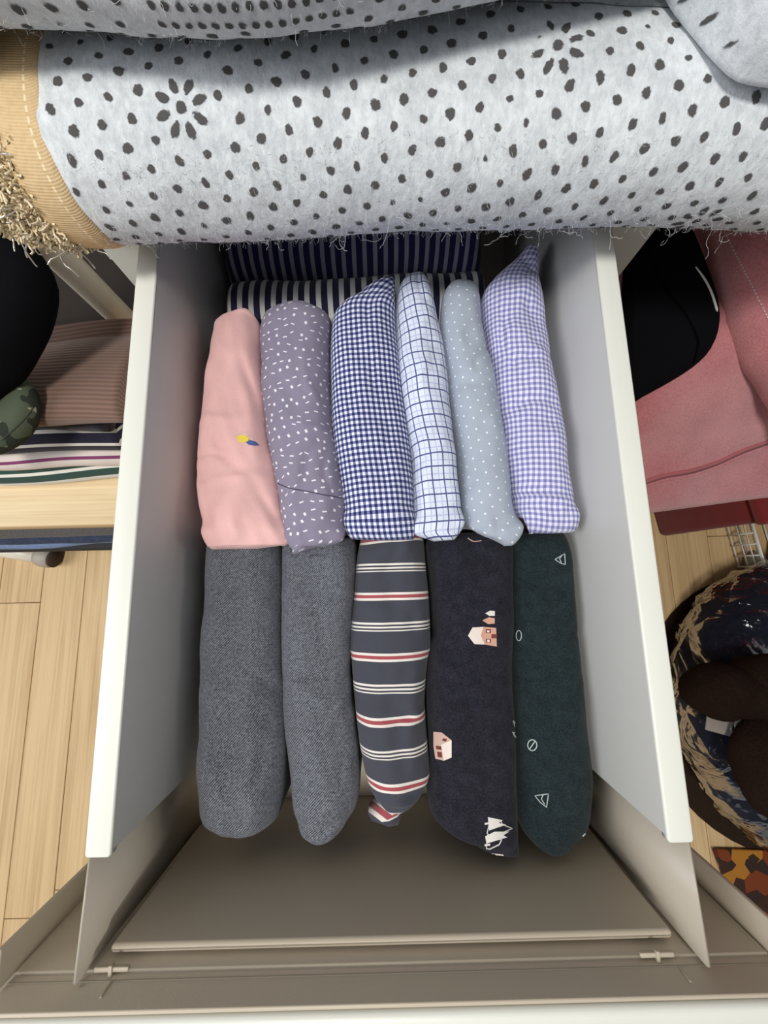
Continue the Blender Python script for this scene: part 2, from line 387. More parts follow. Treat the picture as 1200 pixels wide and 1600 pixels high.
for s in (-1, 1):
    mobj('side_flange', *rbox(min(s*0.2450, s*0.2485), max(s*0.2450, s*0.2485), p5+0.0005, -0.226, ZL, -0.002, 0.0010), BEIGE_P, dr)
for cx in (-0.181, 0.171):
    c = at_z(600, 1500, -0.0135)[1]
    v, f = join(rbox(cx-0.011, cx+0.011, c-0.0012, c+0.0016, -0.0137, -0.0112, 0.0006), rbox(cx-0.0012, cx+0.0012, c-0.004, c+0.0032, -0.0137, -0.0100, 0.0005))
    mobj('clip', v, f, BEIGE_P, dr)
for cx in (-0.178, 0.182):
    mobj('rib', *rbox(cx-0.0008, cx+0.0008, p5-0.0006, p5+0.0010, -0.0080, 0.002, 0.0004), BEIGE_P, dr)
# faint moulded ring on the inner panel
th = np.linspace(math.radians(20), math.radians(160), 22)
mobj('moulded_mark', *tube([(0.008+0.017*math.cos(a), p1+0.0001, -0.052+0.010*-math.sin(a)) for a in th], 0.0004, 6), BEIGE_P, dr)

# ------------------------------------------------------------------ folded clothes in the drawer
def garment(name, rows, zt, mat, label, group, seed, hh=0.028, zb=ZB, near_lift=False, N=110, Mx=57, wr=0.0011, far_drop=0.012, sup=2.4, lean=0.0, folds=()):
    rows = sorted(rows, key=lambda r: r[0]); ze = zt-0.010
    st = []
    for y, xl, xr in rows:
        a, b = at_z(xl, y, ze), at_z(xr, y, ze); st.append(((a[1]+b[1])/2, np.clip(a[0], -0.1755, 0.1755), np.clip(b[0], -0.1755, 0.1755)))
    S = smoothline(st, N); S = S[np.argsort(-S[:, 0])]
    yfar, ynear = S[0, 0], S[-1, 0]
    V, UV = [], []
    vv = 0.0
    for i, (y, xl, xr) in enumerate(S):
        a = max((xr-xl)/2, 0.0015); cx = (xl+xr)/2
        df, dn = yfar-y, y-ynear
        e = 0.0
        R = 0.020
        if df < R: e = max(e, 1-math.sqrt(max(0, 1-((R-df)/R)**2)))
        if dn < R: e = max(e, 1-math.sqrt(max(0, 1-((R-dn)/R)**2)))
        top = zt-e*far_drop
        bot = zb
        h = min(hh, a*1.3)
        if near_lift and df < 0.075:
            k = max(0.0, min(1.0, (0.075-df)/0.03)); bot = zb+(zt-0.034-zb)*k*k*(3-2*k)
        if near_lift and dn < 0.030:
            k = max(0.0, min(1.0, (0.030-dn)/0.016)); k = k*k*(3-2*k); bot = zb+(zt-0.0155-zb)*k; h = h*(1-k)+min(h, 0.011)*k
        zc = top-h
        ring = []
        nb = 8
        for q in range(nb): ring.append((cx-a*(0.93+0.07*q/nb), bot+(zc-bot)*q/nb))
        nt = Mx-2*nb
        for q in range(nt):
            an = math.pi*(1-q/(nt-1)); c, s_ = math.cos(an), math.sin(an)
            ring.append((cx+a*math.copysign(abs(c)**(2/sup), c), zc+h*abs(s_)**(2/sup)))
        for q in range(nb): ring.append((cx+a*(1.0-0.07*(q+1)/nb), zc+(bot-zc)*(q+1)/nb))
        ring = np.array(ring); d = np.r_[0, np.cumsum(np.linalg.norm(np.diff(ring, axis=0), axis=1))]; d -= d[len(ring)//2]
        if i: vv += abs(S[i-1, 0]-y)
        for (x, z), u in zip(ring, d): V.append((x, y, z)); UV.append((u, vv))
    V = np.array(V); m = Mx; UV = np.array(UV)
    G = V.reshape(N, m, 3).copy()
    # wrinkles: long soft ones and small puckers, only on the upper part
    wgt = np.clip((G[:, :, 2]-(zt-0.05))/0.05, 0, 1)
    Q = G*np.array([1.0, 0.55, 0.6]); wr = wr*1.6; amp = nz(Q, 150, seed)*wr + nz(G*np.array([1, 0.8, 0.5]), 330, seed+9)*wr*0.35 + nz(G*np.array([0.6, 1.0, 0.5]), 60, seed+3)*wr*1.3
    G[:, :, 2] += amp*wgt
    G[:, :, 0] += nz(G*np.array([0.1, 1, 0.4]), 120, seed+5)*0.0009*wgt
    G[:, :, 1] += nz(G*np.array([1, 0.3, 0.6]), 110, seed+7)*0.0022*wgt*(np.minimum(np.linspace(0, 1, N), np.linspace(1, 0, N))[:, None] < 0.08)
    g = np.random.default_rng(seed+100); auto = []
    for k in range(9):
        q = g.integers(8, N-8); fy_ = S[q, 0]; fx_ = S[q, 1]+(S[q, 2]-S[q, 1])*g.random(); an = g.normal()*0.5+(0 if g.random() < 0.55 else 1.35)
        auto.append((np.array([fx_, fy_]), np.array([math.sin(an), math.cos(an)]), 0.0022+0.0030*g.random(), (0.0017 if g.random() < 0.4 else -0.0022)*(0.5+g.random()), 0.012+0.02*g.random()))
    for p, d, wd, dp, ln_ in auto:
        r0 = (G[:, :, 0]-p[0])*-d[1]+(G[:, :, 1]-p[1])*d[0]; al = (G[:, :, 0]-p[0])*d[0]+(G[:, :, 1]-p[1])*d[1]; r0 = r0+0.003*np.sin(al*120+seed)
        G[:, :, 2] += dp*np.exp(-(r0/wd)**2)*np.exp(-(al/ln_)**2)*wgt
    for (fx, fy, dx, dy, wd, dp) in folds:        # single soft folds: through a point, along a direction, width, depth
        p = at_z(fx, fy, zt); d = np.array([dx, -dy]); d = d/np.linalg.norm(d); r0 = (G[:, :, 0]-p[0])*-d[1]+(G[:, :, 1]-p[1])*d[0]; al = (G[:, :, 0]-p[0])*d[0]+(G[:, :, 1]-p[1])*d[1]
        G[:, :, 2] += dp*np.exp(-(r0/wd)**2)*np.exp(-(al/0.035)**2)*wgt
    G[:, :, 0] = np.clip(G[:, :, 0], -0.1758, 0.1758)
    V = G.reshape(-1, 3); Fs = [q[::-1] for q in grid_faces(N, m)]
    Fs.append(list(range(m))); Fs.append([(N-1)*m+k for k in range(m)][::-1])
    o = mobj(name, V, Fs, mat, uv=UV); tag(o, label, 'clothing', group); return o

ZBK, ZFR = -0.050, -0.066
BACK, FRONT = 'folded clothes in the upper row', 'folded clothes in the lower row'
pink = garment('folded_shirt', [(487, 372, 392), (492, 350, 398), (498, 330, 401), (520, 326, 402), (600, 313, 405), (680, 303, 413), (720, 300, 423), (760, 300, 431), (800, 306, 440), (835, 316, 447), (852, 322, 447), (859, 326, 400)],
    ZBK, mat_plain_cloth('pink_cotton', C(240, 192, 190)), 'folded plain pink garment with a tiny yellow and blue motif', BACK, 11, near_lift=True, far_drop=0.006, wr=0.0012,
    folds=((385, 590, 0.3, 1, 0.004, -0.003), (345, 640, 0.25, 1, 0.005, 0.0025), (360, 745, 1, -0.1, 0.004, 0.002), (420, 800, 0.6, 1, 0.004, -0.003)))
lav = garment('folded_shirt', [(472, 440, 495), (480, 410, 510), (492, 403, 514), (520, 400, 513), (600, 403, 513), (680, 411, 521), (760, 428, 536), (800, 433, 539), (835, 444, 539), (848, 449, 530), (858, 453, 490), (866, 457, 463)],
    ZBK, mat_confetti('lavender_confetti_cotton', C(137, 131, 152), C(232, 230, 240)), 'folded lavender-grey garment scattered with small white squares and dashes', BACK, 23, near_lift=True, wr=0.0009)
ging = garment('folded_shirt', [(434, 606, 616), (444, 588, 617), (458, 555, 618), (474, 525, 619), (500, 515, 620), (600, 514, 631), (700, 520, 644), (800, 536, 649), (830, 542, 649), (841, 548, 648)],
    ZBK, mat_gingham('navy_gingham_cotton', C(230, 232, 242), C(116, 122, 166), C(34, 40, 88), 0.0049, 0.0053, 0.03), 'folded dark navy and white small-check gingham garment', BACK, 31, near_lift=True, wr=0.0009)
pane = garment('folded_shirt', [(424, 640, 660), (432, 629, 668), (450, 622, 676), (480, 620, 685), (560, 622, 701), (640, 632, 709), (720, 645, 716), (800, 648, 726), (820, 646, 726), (832, 650, 720), (843, 680, 712)],
    ZBK, mat_pane('windowpane_cotton', C(218, 226, 242), C(46, 52, 120), C(150, 150, 205), 0.0105, 0.0122, 0.05), 'folded white garment with a thin navy windowpane check', BACK, 43, near_lift=True, wr=0.0010)
blue = garment('folded_shirt', [(434, 712, 742), (442, 698, 750), (460, 692, 754), (500, 691, 758), (600, 705, 779), (700, 720, 797), (780, 728, 806), (815, 733, 818), (830, 745, 818), (843, 775, 812), (852, 790, 803)],
    ZBK, mat_dots('pale_blue_dotted_cotton', C(164, 173, 187), C(236, 240, 244), 0.0165, 0.0102, 0.00085, 0.10), 'folded pale grey-blue garment with tiny white dots', BACK, 57, near_lift=True, wr=0.0007)
ging2 = garment('folded_shirt', [(382, 826, 836), (395, 815, 841), (412, 795, 846), (430, 772, 850), (455, 758, 855), (520, 766, 863), (600, 780, 878), (700, 795, 893), (760, 806, 900), (800, 814, 905), (825, 826, 905), (834, 834, 903)],
    ZBK+0.004, mat_gingham('lavender_gingham_cotton', C(222, 222, 238), C(168, 168, 206), C(118, 118, 172), 0.0046, 0.0050, -0.10), 'folded lavender and white gingham garment against the right drawer wall', BACK, 61, near_lift=True, wr=0.0012,
    folds=((815, 760, 1, 0.25, 0.004, -0.004), (830, 775, 1, 0.15, 0.003, 0.003)))
TW = mat_twill('charcoal_twill', C(24, 26, 33), C(156, 160, 172))
tw1 = garment('folded_trousers', [(836, 322, 425), (850, 313, 432), (900, 310, 434), (1000, 305, 434), (1100, 303, 438), (1200, 300, 440), (1240, 301, 439), (1280, 303, 431), (1297, 308, 424), (1306, 318, 408)],
    ZFR, TW, 'folded charcoal twill garment beside the left drawer wall', FRONT, 71, wr=0.0013)
tw2 = garment('folded_trousers', [(838, 440, 548), (850, 434, 554), (900, 435, 554), (1000, 434, 547), (1060, 434, 545), (1150, 438, 555), (1220, 447, 561), (1270, 453, 556), (1305, 466, 535), (1321, 485, 512)],
    ZFR, TW, 'folded charcoal twill garment, second from the left drawer wall', FRONT, 83, wr=0.0013)
g0, wt, rd = C(66, 68, 78), C(224, 218, 212), C(160, 78, 84)
SM = mat_bands('striped_marl', g0, 0.0512, [(0.02, 0.155, wt), (0.06, 0.115, rd), (0.52, 0.555, wt), (0.585, 0.615, wt), (0.645, 0.665, wt)], v0=-0.0017)
stp = garment('folded_shirt', [(832, 565, 655), (845, 560, 664), (900, 553, 669), (1000, 545, 676), (1040, 547, 671), (1100, 552, 667), (1170, 560, 671), (1220, 569, 674), (1245, 578, 664), (1262, 590, 650), (1274, 607, 632)],
    ZFR, SM, 'folded grey garment with red and white stripes across it', FRONT, 97, wr=0.0013)
BLK = mat_melange('black_melange', C(25, 25, 33), C(50, 49, 60))
hou = garment('folded_trousers', [(832, 680, 800), (845, 670, 806), (900, 678, 808), (980, 684, 808), (1015, 676, 809), (1100, 672, 811), (1200, 675, 813), (1260, 672, 816), (1295, 686, 816), (1320, 735, 816), (1336, 785, 814)],
    ZFR, BLK, 'folded black garment printed with small pink houses and white fir trees', FRONT, 101, wr=0.0014)
grn = garment('folded_trousers', [(830, 815, 900), (842, 808, 906), (900, 806, 913), (1000, 806, 926), (1100, 812, 931), (1200, 815, 934), (1280, 818, 932), (1310, 826, 924), (1328, 840, 905), (1338, 858, 880)],
    ZFR, mat_melange('bottle_green_melange', C(22, 31, 34), C(42, 54, 57)), 'folded dark bottle-green garment with tiny outlined white prints', FRONT, 113, wr=0.0010)
# small lower fold of the striped garment showing past its end
sp = [at_z(x, y, -0.10) for x, y in ((592, 1262), (612, 1272), (624, 1288), (640, 1270))]
v, f = tube([at_z(600, 1255, -0.093), at_z(612, 1272, -0.098), at_z(620, 1286, -0.104)], [0.016, 0.010, 0.002], 12)
uvv = [(a[0], a[1]) for a in v]; mobj('lower_fold', v, f, SM, stp, uv=uvv)
# prints and seams
T = bvh(pink)
decal('yellow_petal', T, [[(370, 684), (374, 680), (382, 680), (389, 685), (387, 690), (379, 692), (372, 690)]], INK['yellow'], pink, label='yellow print')
decal('blue_petal', T, [[(384, 691), (390, 688), (398, 690), (405, 696), (398, 697), (388, 695)]], INK['blue'], pink, label='blue print')
line_px('white_outline', T, [(372, 679), (381, 676), (390, 682), (396, 687)], 0.0003, INK['white'], pink)
T = bvh(lav)
line_px('hem_seam', T, [(428, 752), (450, 762), (480, 768), (510, 774), (534, 778)], 0.0005, plain('seam_shadow_thread', C(78, 72, 96), 0.9), lav)
T = bvh(hou)
def house(q): return [(x, y) for x, y in q]
h1 = empty
decal('house_roof', T, [[(731, 993), (738, 980), (755, 979), (751, 993), (757, 1007), (741, 1006)]], INK['cream'], hou, label='pale house roof print')
decal('house_wall', T, [[(755, 979), (775, 981), (776, 1010), (757, 1007), (751, 993)]], INK['tan'], hou, 0.0006, label='tan house front print')
decal('house_window', T, [[(759, 983), (767, 983), (767, 989), (759, 989)], [(759, 998), (767, 998), (767, 1004), (759, 1004)], [(768, 991), (776, 991), (776, 997), (768, 997)]], INK['brown'], hou, 0.0009)
decal('house_pane', T, [[(761, 985), (765, 985), (765, 988), (761, 988)], [(761, 999), (765, 999), (765, 1003), (761, 1003)]], INK['cream'], hou, 0.0012)
decal('fir_tree_print', T, [[(758, 958), (766, 954), (773, 955), (773, 962), (764, 962)]], INK['white'], hou, label='small white fir tree print')
decal('fir_tree_print', T, [[(753, 969), (764, 964), (773, 966), (773, 974), (763, 975)]], INK['tan'], hou, label='small tan fir tree print')
decal('house_wall', T, [[(678, 1143), (691, 1144), (706, 1156), (690, 1163), (694, 1188), (681, 1185), (678, 1165)]], INK['rose'], hou, label='rose house print by the left edge')
decal('house_roof', T, [[(690, 1163), (706, 1156), (706, 1183), (694, 1188)]], INK['cream'], hou)
decal('house_window', T, [[(682, 1165), (690, 1166), (691, 1171), (683, 1170)], [(684, 1174), (691, 1175), (692, 1183), (685, 1182)], [(693, 1153), (699, 1154), (698, 1158), (692, 1157)]], INK['brown'], hou, 0.0009)
def tree_out(name, pts, r, T, par, ink='white'): line_px(name, T, pts, r, INK[ink], par, n=40)
decal('fir_tree_print', T, [[(762, 1276), (785, 1281), (779, 1285), (790, 1288), (764, 1297)]], INK['white'], hou, label='white fir tree print near the lower end')
line_px('fir_tree_print', T, [(761, 1302), (764, 1288), (782, 1282), (785, 1288), (800, 1294), (784, 1301), (768, 1306), (761, 1302)], 0.0004, INK['white'], hou, sharp=True)
decal('fir_tree_print', T, [[(758, 1306), (772, 1299), (795, 1299), (786, 1305), (792, 1308), (760, 1317)]], INK['white'], hou)
line_px('fir_tree_print', T, [(760, 1310), (784, 1311), (780, 1319), (765, 1326), (760, 1325), (761, 1312)], 0.00045, INK['white'], hou, sharp=True)
decal('fir_tree_print', T, [[(757, 1285), (766, 1284), (766, 1287), (757, 1288)], [(757, 1318), (766, 1317), (766, 1320), (757, 1321)], [(768, 1332), (786, 1334), (787, 1336), (768, 1334)]], INK['white'], hou)
line_px('house_outline', T, [(731, 841), (740, 846), (752, 845)], 0.0005, INK['rose'], hou)
decal('fir_tree_print', T, [[(800, 1126), (806, 1124), (806, 1134), (803, 1136)], [(799, 1143), (807, 1145), (807, 1155), (802, 1150)]], INK['pale'], hou)
T = bvh(grn)
def outline(name, pts, r=0.00042): return line_px(name, T, pts, r, INK['pale'], grn, n=36, sharp=(name == 'triangle_print'))
outline('triangle_print', [(867, 874), (882, 865), (883, 882), (876, 880), (867, 874)])
outline('triangle_print', [(878, 867), (874, 873), (877, 879)])
outline('triangle_print', [(836, 1243), (857, 1240), (854, 1261), (844, 1253), (836, 1243)])
outline('triangle_print', [(849, 1241), (846, 1248), (851, 1256)])
ci = lambda cx, cy, rx, ry: [(cx+rx*math.cos(a), cy+ry*math.sin(a)) for a in np.linspace(0, 6.28, 16)]
outline('ring_print', ci(832, 1164, 7, 8.5), 0.0005); outline('ring_print', [(828, 1170), (836, 1158)], 0.0005)
outline('ring_print', ci(811, 993, 4, 8)); outline('moon_print', [(915, 1076), (919, 1085), (922, 1093), (917, 1094), (913, 1086)], 0.0005)
outline('moon_print', [(910, 1306), (914, 1302)], 0.0005)

# two striped garments lying across the back of the drawer
def cross_roll(x0, x1, y, z, ry, rz, mat, label, seed, tilt=0.0):
    N, m = 90, 40; V, UV = [], []
    for i in range(N):
        t = i/(N-1); x = x0+(x1-x0)*t
        e = min(t, 1-t); k = 1.0 if e > 0.05 else math.sqrt(max(0.03, 1-((0.05-e)/0.05)**2))
        d = 0
        pr = None
        for j in range(m):
            a = 2*math.pi*j/(m-1); c, s = math.cos(a), math.sin(a)
            p = np.array((x, y+tilt*(t-0.5)+ry*math.copysign(abs(c)**0.85, c)*(0.8+0.2*k), z+rz*math.copysign(abs(s)**0.85, s)*k))
            if pr is not None: d += np.linalg.norm(p-pr)
            pr = p; V.append(p); UV.append((x, d))
    V = np.array(V); V[:, 2] += nz(V, 70, seed)*0.002*(V[:, 2] > z); V[:, 1] += nz(V, 60, seed+2)*0.003
    UV = np.array(UV); UV[:, 0] += nz(V, 40, seed+4)*0.0009
    Fs = grid_faces(N, m); Fs += [list(range(m))[::-1], [(N-1)*m+j for j in range(m)]]
    o = mobj('folded_shirt', V, Fs, mat, uv=UV); tag(o, label, 'clothing', 'striped clothes across the drawer back'); return o
SA = mat_bands('navy_grey_stripe', C(212, 212, 210), 0.0118, [(0.0, 0.56, C(38, 38, 66))], rot=0.0, axis=0)
cross_roll(-0.168, 0.122, 0.297, -0.136, 0.037, 0.050, SA, 'folded navy and pale grey striped garment lying crosswise, nearest the checked row', 5, 0.010)
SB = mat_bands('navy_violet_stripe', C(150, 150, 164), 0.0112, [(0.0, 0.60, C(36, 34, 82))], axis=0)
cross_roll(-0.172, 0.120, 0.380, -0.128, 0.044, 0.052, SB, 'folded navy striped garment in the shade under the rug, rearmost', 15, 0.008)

# ------------------------------------------------------------------ the folded rug on the chest
rug = empty('rug', (0.1, 0.35, 0.02)); tag(rug, 'folded rug with dotted grey felt backing on top of the storage chest', 'rug')
FELT = mat_felt(); 
def mat_dot():
    t = NT('grip_dot_rubber', 0.9, 0.1); u, v = t.uv(0)
    f = t.m('ADD', u, t.m('MULTIPLY', t.m('SUBTRACT', t.noise(650, 3, t.coord()), 0.5), 0.9)); f = t.m('ADD', f, t.m('MULTIPLY', t.smooth(t.noise(42, 2, t.coord()), 0.55, 0.8), 0.7))
    t.col(C(84, 83, 83)); t.t.links.new(t.m('SUBTRACT', 1.0, t.smooth(f, 0.68, 1.05)), t.b.inputs['Alpha']); return t.mat
DOT = mat_dot()
def dot_uv(Fs, n):
    uv = np.ones((n, 2)); uv[[f[0] for f in Fs], 0] = 0; return uv
def lower_prof(x, q):      # q runs 0..1 round the front of the lower fold, from under it to its top
    a = math.radians(250-q*(250-75)); c, s = math.cos(a), math.sin(a)
    return 0.290+0.005*math.sin(x*9+1)+0.062*math.copysign(abs(c)**0.9, c), 0.0685+0.0465*math.copysign(abs(s)**0.9, s)
def upper_yc(x): return 0.331+0.003*math.sin(x*30)+ (0 if x < 0.0 else 0.9*x*x+0.16*x)
def upper_prof(x, q):
    a = math.radians(262-q*(262-60)); c, s = math.cos(a), math.sin(a)
    return upper_yc(x)+0.080*math.copysign(abs(c)**0.9, c), 0.1625+0.046*math.copysign(abs(s)**0.9, s)
def sheet(prof, xs, nq, seed, amp):
    V, UV = [], []
    for x in xs:
        d, pr = 0, None
        for q in np.linspace(0, 1, nq):
            y, z = prof(x, q); p = np.array((x, y, z))
            if pr is not None: d += np.linalg.norm(p-pr)
            pr = p; V.append(p); UV.append((x, d))
    V = np.array(V); UV = np.array(UV)
    cen = V.reshape(len(xs), nq, 3).mean(axis=1, keepdims=True).repeat(nq, axis=1).reshape(-1, 3)
    n = V-cen; n[:, 0] = 0; n /= (np.linalg.norm(n, axis=1, keepdims=True)+1e-9)
    V += n*(nz(V, 45, seed)*amp+nz(V, 190, seed+1)*amp*0.22)[:, None]
    return V, UV, n
def closed_sheet(name, prof, xs, nq, seed, amp, depth):
    V, UV, n = sheet(prof, xs, nq, seed, amp); nx = len(xs); Fs = grid_faces(nx, nq)
    # close it backwards so that the fold is a solid layer
    G = V.reshape(nx, nq, 3); back = []
    for i in range(nx):
        back += [(xs[i], G[i, -1, 1]+depth, G[i, -1, 2]-0.002), (xs[i], G[i, 0, 1]+depth, G[i, 0, 2]+0.001)]
    b0 = len(V); VV = np.vstack([V, back]); UVV = np.vstack([UV, [(0, 0)]*len(back)])
    for i in range(nx-1):
        Fs += [[i*nq+nq-1, (i+1)*nq+nq-1, b0+2*(i+1), b0+2*i][::1], [b0+2*i, b0+2*(i+1), b0+2*(i+1)+1, b0+2*i+1], [b0+2*i+1, b0+2*(i+1)+1, (i+1)*nq, i*nq]]
    for i, rev in ((0, False), (nx-1, True)):
        c = [i*nq+j for j in range(nq)]+[b0+2*i, b0+2*i+1]; Fs.append(c if rev else c[::-1])
    Fs = [f[::-1] for f in Fs]
    return mobj(name, VV, Fs, FELT, rug, uv=UVV), V, UV, n
XL = -0.183
lo, LV, LU, LN = closed_sheet('lower_fold', lower_prof, np.linspace(XL, 0.52, 110), 70, 21, 0.0020, 0.36)
up, UVt, UU, UN = closed_sheet('upper_fold', upper_prof, np.linspace(-0.305, 0.30, 90), 60, 33, 0.0020, 0.30)
# corner of the upper layer falling forward on the right
edge = [(1035, -90), (1068, -30), (1103, 14), (1138, 54), (1172, 84), (1215, 97), (1320, 107)]
E = [at_z(x, y, 0.128)[:2] for x, y in edge]
outl = smoothline(E, 30).tolist()+[[0.62, 0.40], [0.62, 0.62], [0.33, 0.62], [0.31, 0.45]]
def rslab(outl, z0, z1, r, seg=5, cuts=0):
    bm = bmesh.new(); A = [bm.verts.new((p[0], p[1], z0)) for p in outl]; B = [bm.verts.new((p[0], p[1], z1)) for p in outl]; n = len(A)
    bm.faces.new(A); top = bm.faces.new(B)
    for i in range(n): bm.faces.new((A[i], A[(i+1) % n], B[(i+1) % n], B[i]))
    bmesh.ops.recalc_face_normals(bm, faces=bm.faces[:])
    ed = [e for e in bm.edges if e.verts[0].co.z == e.verts[1].co.z]
    bmesh.ops.bevel(bm, geom=ed, offset=r, segments=seg, profile=0.5, affect='EDGES', clamp_overlap=True)
    return bm_data(bm)
cf = mobj('corner_fold', *rslab(outl, 0.116, 0.146, 0.0145), FELT, rug)

# grip dots: a staggered lattice in the rug's own surface coordinates, plus flower motifs
class Surf:
    def __init__(s, V, UV, N, nx, nq): s.V, s.N = V.reshape(nx, nq, 3), N.reshape(nx, nq, 3); s.U = UV[:, 0].reshape(nx, nq)[:, 0]; s.D = UV[:, 1].reshape(nx, nq); s.nx, s.nq = nx, nq
    def at(s, u, d, off=0.0004):
        fx = (u-s.U[0])/(s.U[-1]-s.U[0])*(s.nx-1)
        if fx < 0 or fx >= s.nx-1: return None
        i = int(fx); t = fx-i; row = s.D[i]
        if d < 0 or d >= row[-1]: return None
        j = int(np.searchsorted(row, d))-1; j = max(0, min(j, s.nq-2)); w = (d-row[j])/(row[j+1]-row[j]+1e-9)
        bl = lambda A: (A[i, j]*(1-t)*(1-w)+A[i+1, j]*t*(1-w)+A[i, j+1]*(1-t)*w+A[i+1, j+1]*t*w)
        return bl(s.V)+bl(s.N)*off
    def find(s, px, py, tree):      # surface coordinates of a spot
        p, n = cast(tree, px, py)
        i, j = np.unravel_index(np.argmin(((s.V-p)**2).sum(axis=2)), (s.nx, s.nq)); return s.U[i], s.D[i, j]
def ellipse_patch(S, u, d, ru, rd, ang, g, V, Fs):
    k = 14; c = S.at(u, d, 0.0006)
    if c is None: return
    ring = []; ru *= 1.22; rd *= 1.22; p1_, p2_ = g.random()*6, g.random()*6
    for q in range(k):
        a = 2*math.pi*q/k; rr = 1+0.06*math.sin(2*a+p1_)+0.05*math.sin(3*a+p2_); x, y = ru*rr*math.cos(a), rd*rr*math.sin(a)
        p = S.at(u+x*math.cos(ang)-y*math.sin(ang), d+x*math.sin(ang)+y*math.cos(ang), 0.0004)
        if p is None: return
        ring.append(p)
    b = len(V); V.append(c); V.extend(ring)
    for q in range(k): Fs.append([b, b+1+q, b+1+(q+1) % k])
A_ = 0.0163
def dot_field(S, tree, flowers, name, seed, u0=0.0, d0=0.0, r=0.0021, extra=()):
    g = np.random.default_rng(seed); V, Fs = [], []; fl_ = [S.find(x, y, tree) for x, y in flowers]
    ang = math.radians(9.6); ca, sa = math.cos(ang), math.sin(ang); b = math.radians(-60+9.6)
    for i in range(-90, 90):
        for j in range(-90, 90):
            u = u0+A_*i*ca+0.0105*j; d = d0+A_*i*sa-0.0098*j
            if any(abs(u-a) < 0.006 and abs(d-c) < 0.006 for a, c in extra): continue
            if any((u-a)**2+(d-c)**2 < 0.0175**2 for a, c in fl_): continue
            rr = r*(0.85+0.3*g.random()); ellipse_patch(S, u+g.normal()*0.0004, d+g.normal()*0.0004, rr, rr*1.15, g.random()*3, g, V, Fs)
    for (u, d) in extra: ellipse_patch(S, u, d, 0.0017, 0.0017, 0, g, V, Fs)
    o = mobj(name, V, Fs, DOT, rug, kind='stuff', uv=dot_uv(Fs, len(V))); o['label'] = 'dark grey rubber grip dots'
    for (u, d) in fl_:
        V, Fs = [], []; ellipse_patch(S, u, d, 0.0026, 0.0028, 0, g, V, Fs)
        for q in range(8):
            a = q*math.pi/4+0.3; ellipse_patch(S, u+0.0108*math.cos(a), d+0.0108*math.sin(a), 0.0038, 0.0021, a, g, V, Fs)
        if V: mobj('flower_motif', V, Fs, DOT, rug, uv=dot_uv(Fs, len(V)))['label'] = 'ring of dark petals printed on the felt'
SL = Surf(LV, LU, LN, 110, 70); SU = Surf(UVt, UU, UN, 90, 60); TL, TU = bvh(lo), bvh(up)
du, dd = SL.find(177/2, 262/2, TL)
dot_field(SL, TL, [(282, 165), (868, 74), (1085, 345)], 'grip_dots', 3, du, dd)
ux, ud = SU.find(420, 22, TU)
ext = [(ux-0.050+0.0062*i, ud-0.004+0.0085*j) for i in range(15) for j in range(3)]
dot_field(SU, TU, [], 'grip_dots', 4, 0.003, 0.004, extra=ext)
g = np.random.default_rng(12); V, Fs = [], []; TC = bvh(cf)
for i in range(-40, 40):
    for j in range(-40, 40):
        x = 0.3+0.0163*i*0.97+0.0075*j; y = 0.3-0.0163*i*0.25+0.0120*j
        if not (0.05 < x < 0.6 and -0.1 < y < 0.5): continue
        rr = 0.0026*(0.85+0.3*g.random()); pts = []
        for q in range(12):
            a = q*math.pi/6; h = TC.ray_cast(Vector((x+rr*math.cos(a), y-0.20+rr*0.85*math.sin(a), 0.35)), Vector((0.1, 0.65, -0.75)).normalized())
            pts.append(None if h[0] is None else np.array(h[0])+np.array(h[1])*(0.0005 if h[1].dot(Vector((0.1, 0.65, -0.75))) < 0 else -0.0005))
        if any(p is None for p in pts): continue
        b = len(V); V.append(np.mean(pts, axis=0)); V += pts
        Fs += [[b, b+1+q, b+1+(q+1) % 12] for q in range(12)]
if V: mobj('grip_dots', V, Fs, DOT, rug, kind='stuff', uv=dot_uv(Fs, len(V)))['label'] = 'dark grey rubber grip dots'
# felt fuzz: short hairs over the felt and longer curly ones along the lower edge
def hairs(name, starts, dirs, lens, rad, mat, seed, curl=0.5, segs=5):
    g = np.random.default_rng(seed); V, Fs = [], []
    for p, d, L in zip(starts, dirs, lens):
        P = [np.array(p)]; d = np.array(d, float); d /= np.linalg.norm(d)
        for k in range(segs):
            d = d+g.normal(size=3)*curl; d /= np.linalg.norm(d); P.append(P[-1]+d*L/segs)
        v, f = tube(P, rad, 3, cap=False); b = len(V); V += v; Fs += [[i+b for i in q] for q in f]
    return mobj(name, V, Fs, mat, rug, kind='stuff')
FZ = plain('felt_fibre', C(206, 208, 210), 0.9, 0.1)
def surf_pick(V, N, n, g, lo_=0.0, hi=1.0, nq=70):
    ok = np.where(((np.arange(len(V)) % nq)/nq >= lo_) & ((np.arange(len(V)) % nq)/nq <= hi))[0]; k = g.choice(ok, n)
    return V[k]+g.normal(size=(n, 3))*0.0022*np.array([1, 0.3, 0.3]), N[k]
g = np.random.default_rng(77)
p, n = surf_pick(LV, LN, 5200, g, 0.12, 0.62); hairs('felt_fuzz', p-n*0.0008, n+g.normal(size=n.shape)*0.9, 0.0025+0.004*g.random(5200), 0.00007, FZ, 1, 0.6, 4)
p, n = surf_pick(LV, LN, 230, g, 0.20, 0.42); hairs('loose_fibres', p-n*0.0008, n*0.7+np.array([0, -0.4, -0.9])+g.normal(size=n.shape)*0.6, 0.008+0.016*g.random(230)**2, 0.00010, FZ, 2, 0.55, 10)
p, n = surf_pick(UVt, UN, 2600, g, 0.05, 0.8, 60); hairs('felt_fuzz', p-n*0.0008, n+g.normal(size=n.shape)*0.9, 0.003+0.005*g.random(2600), 0.00008, FZ, 3, 0.6, 4)

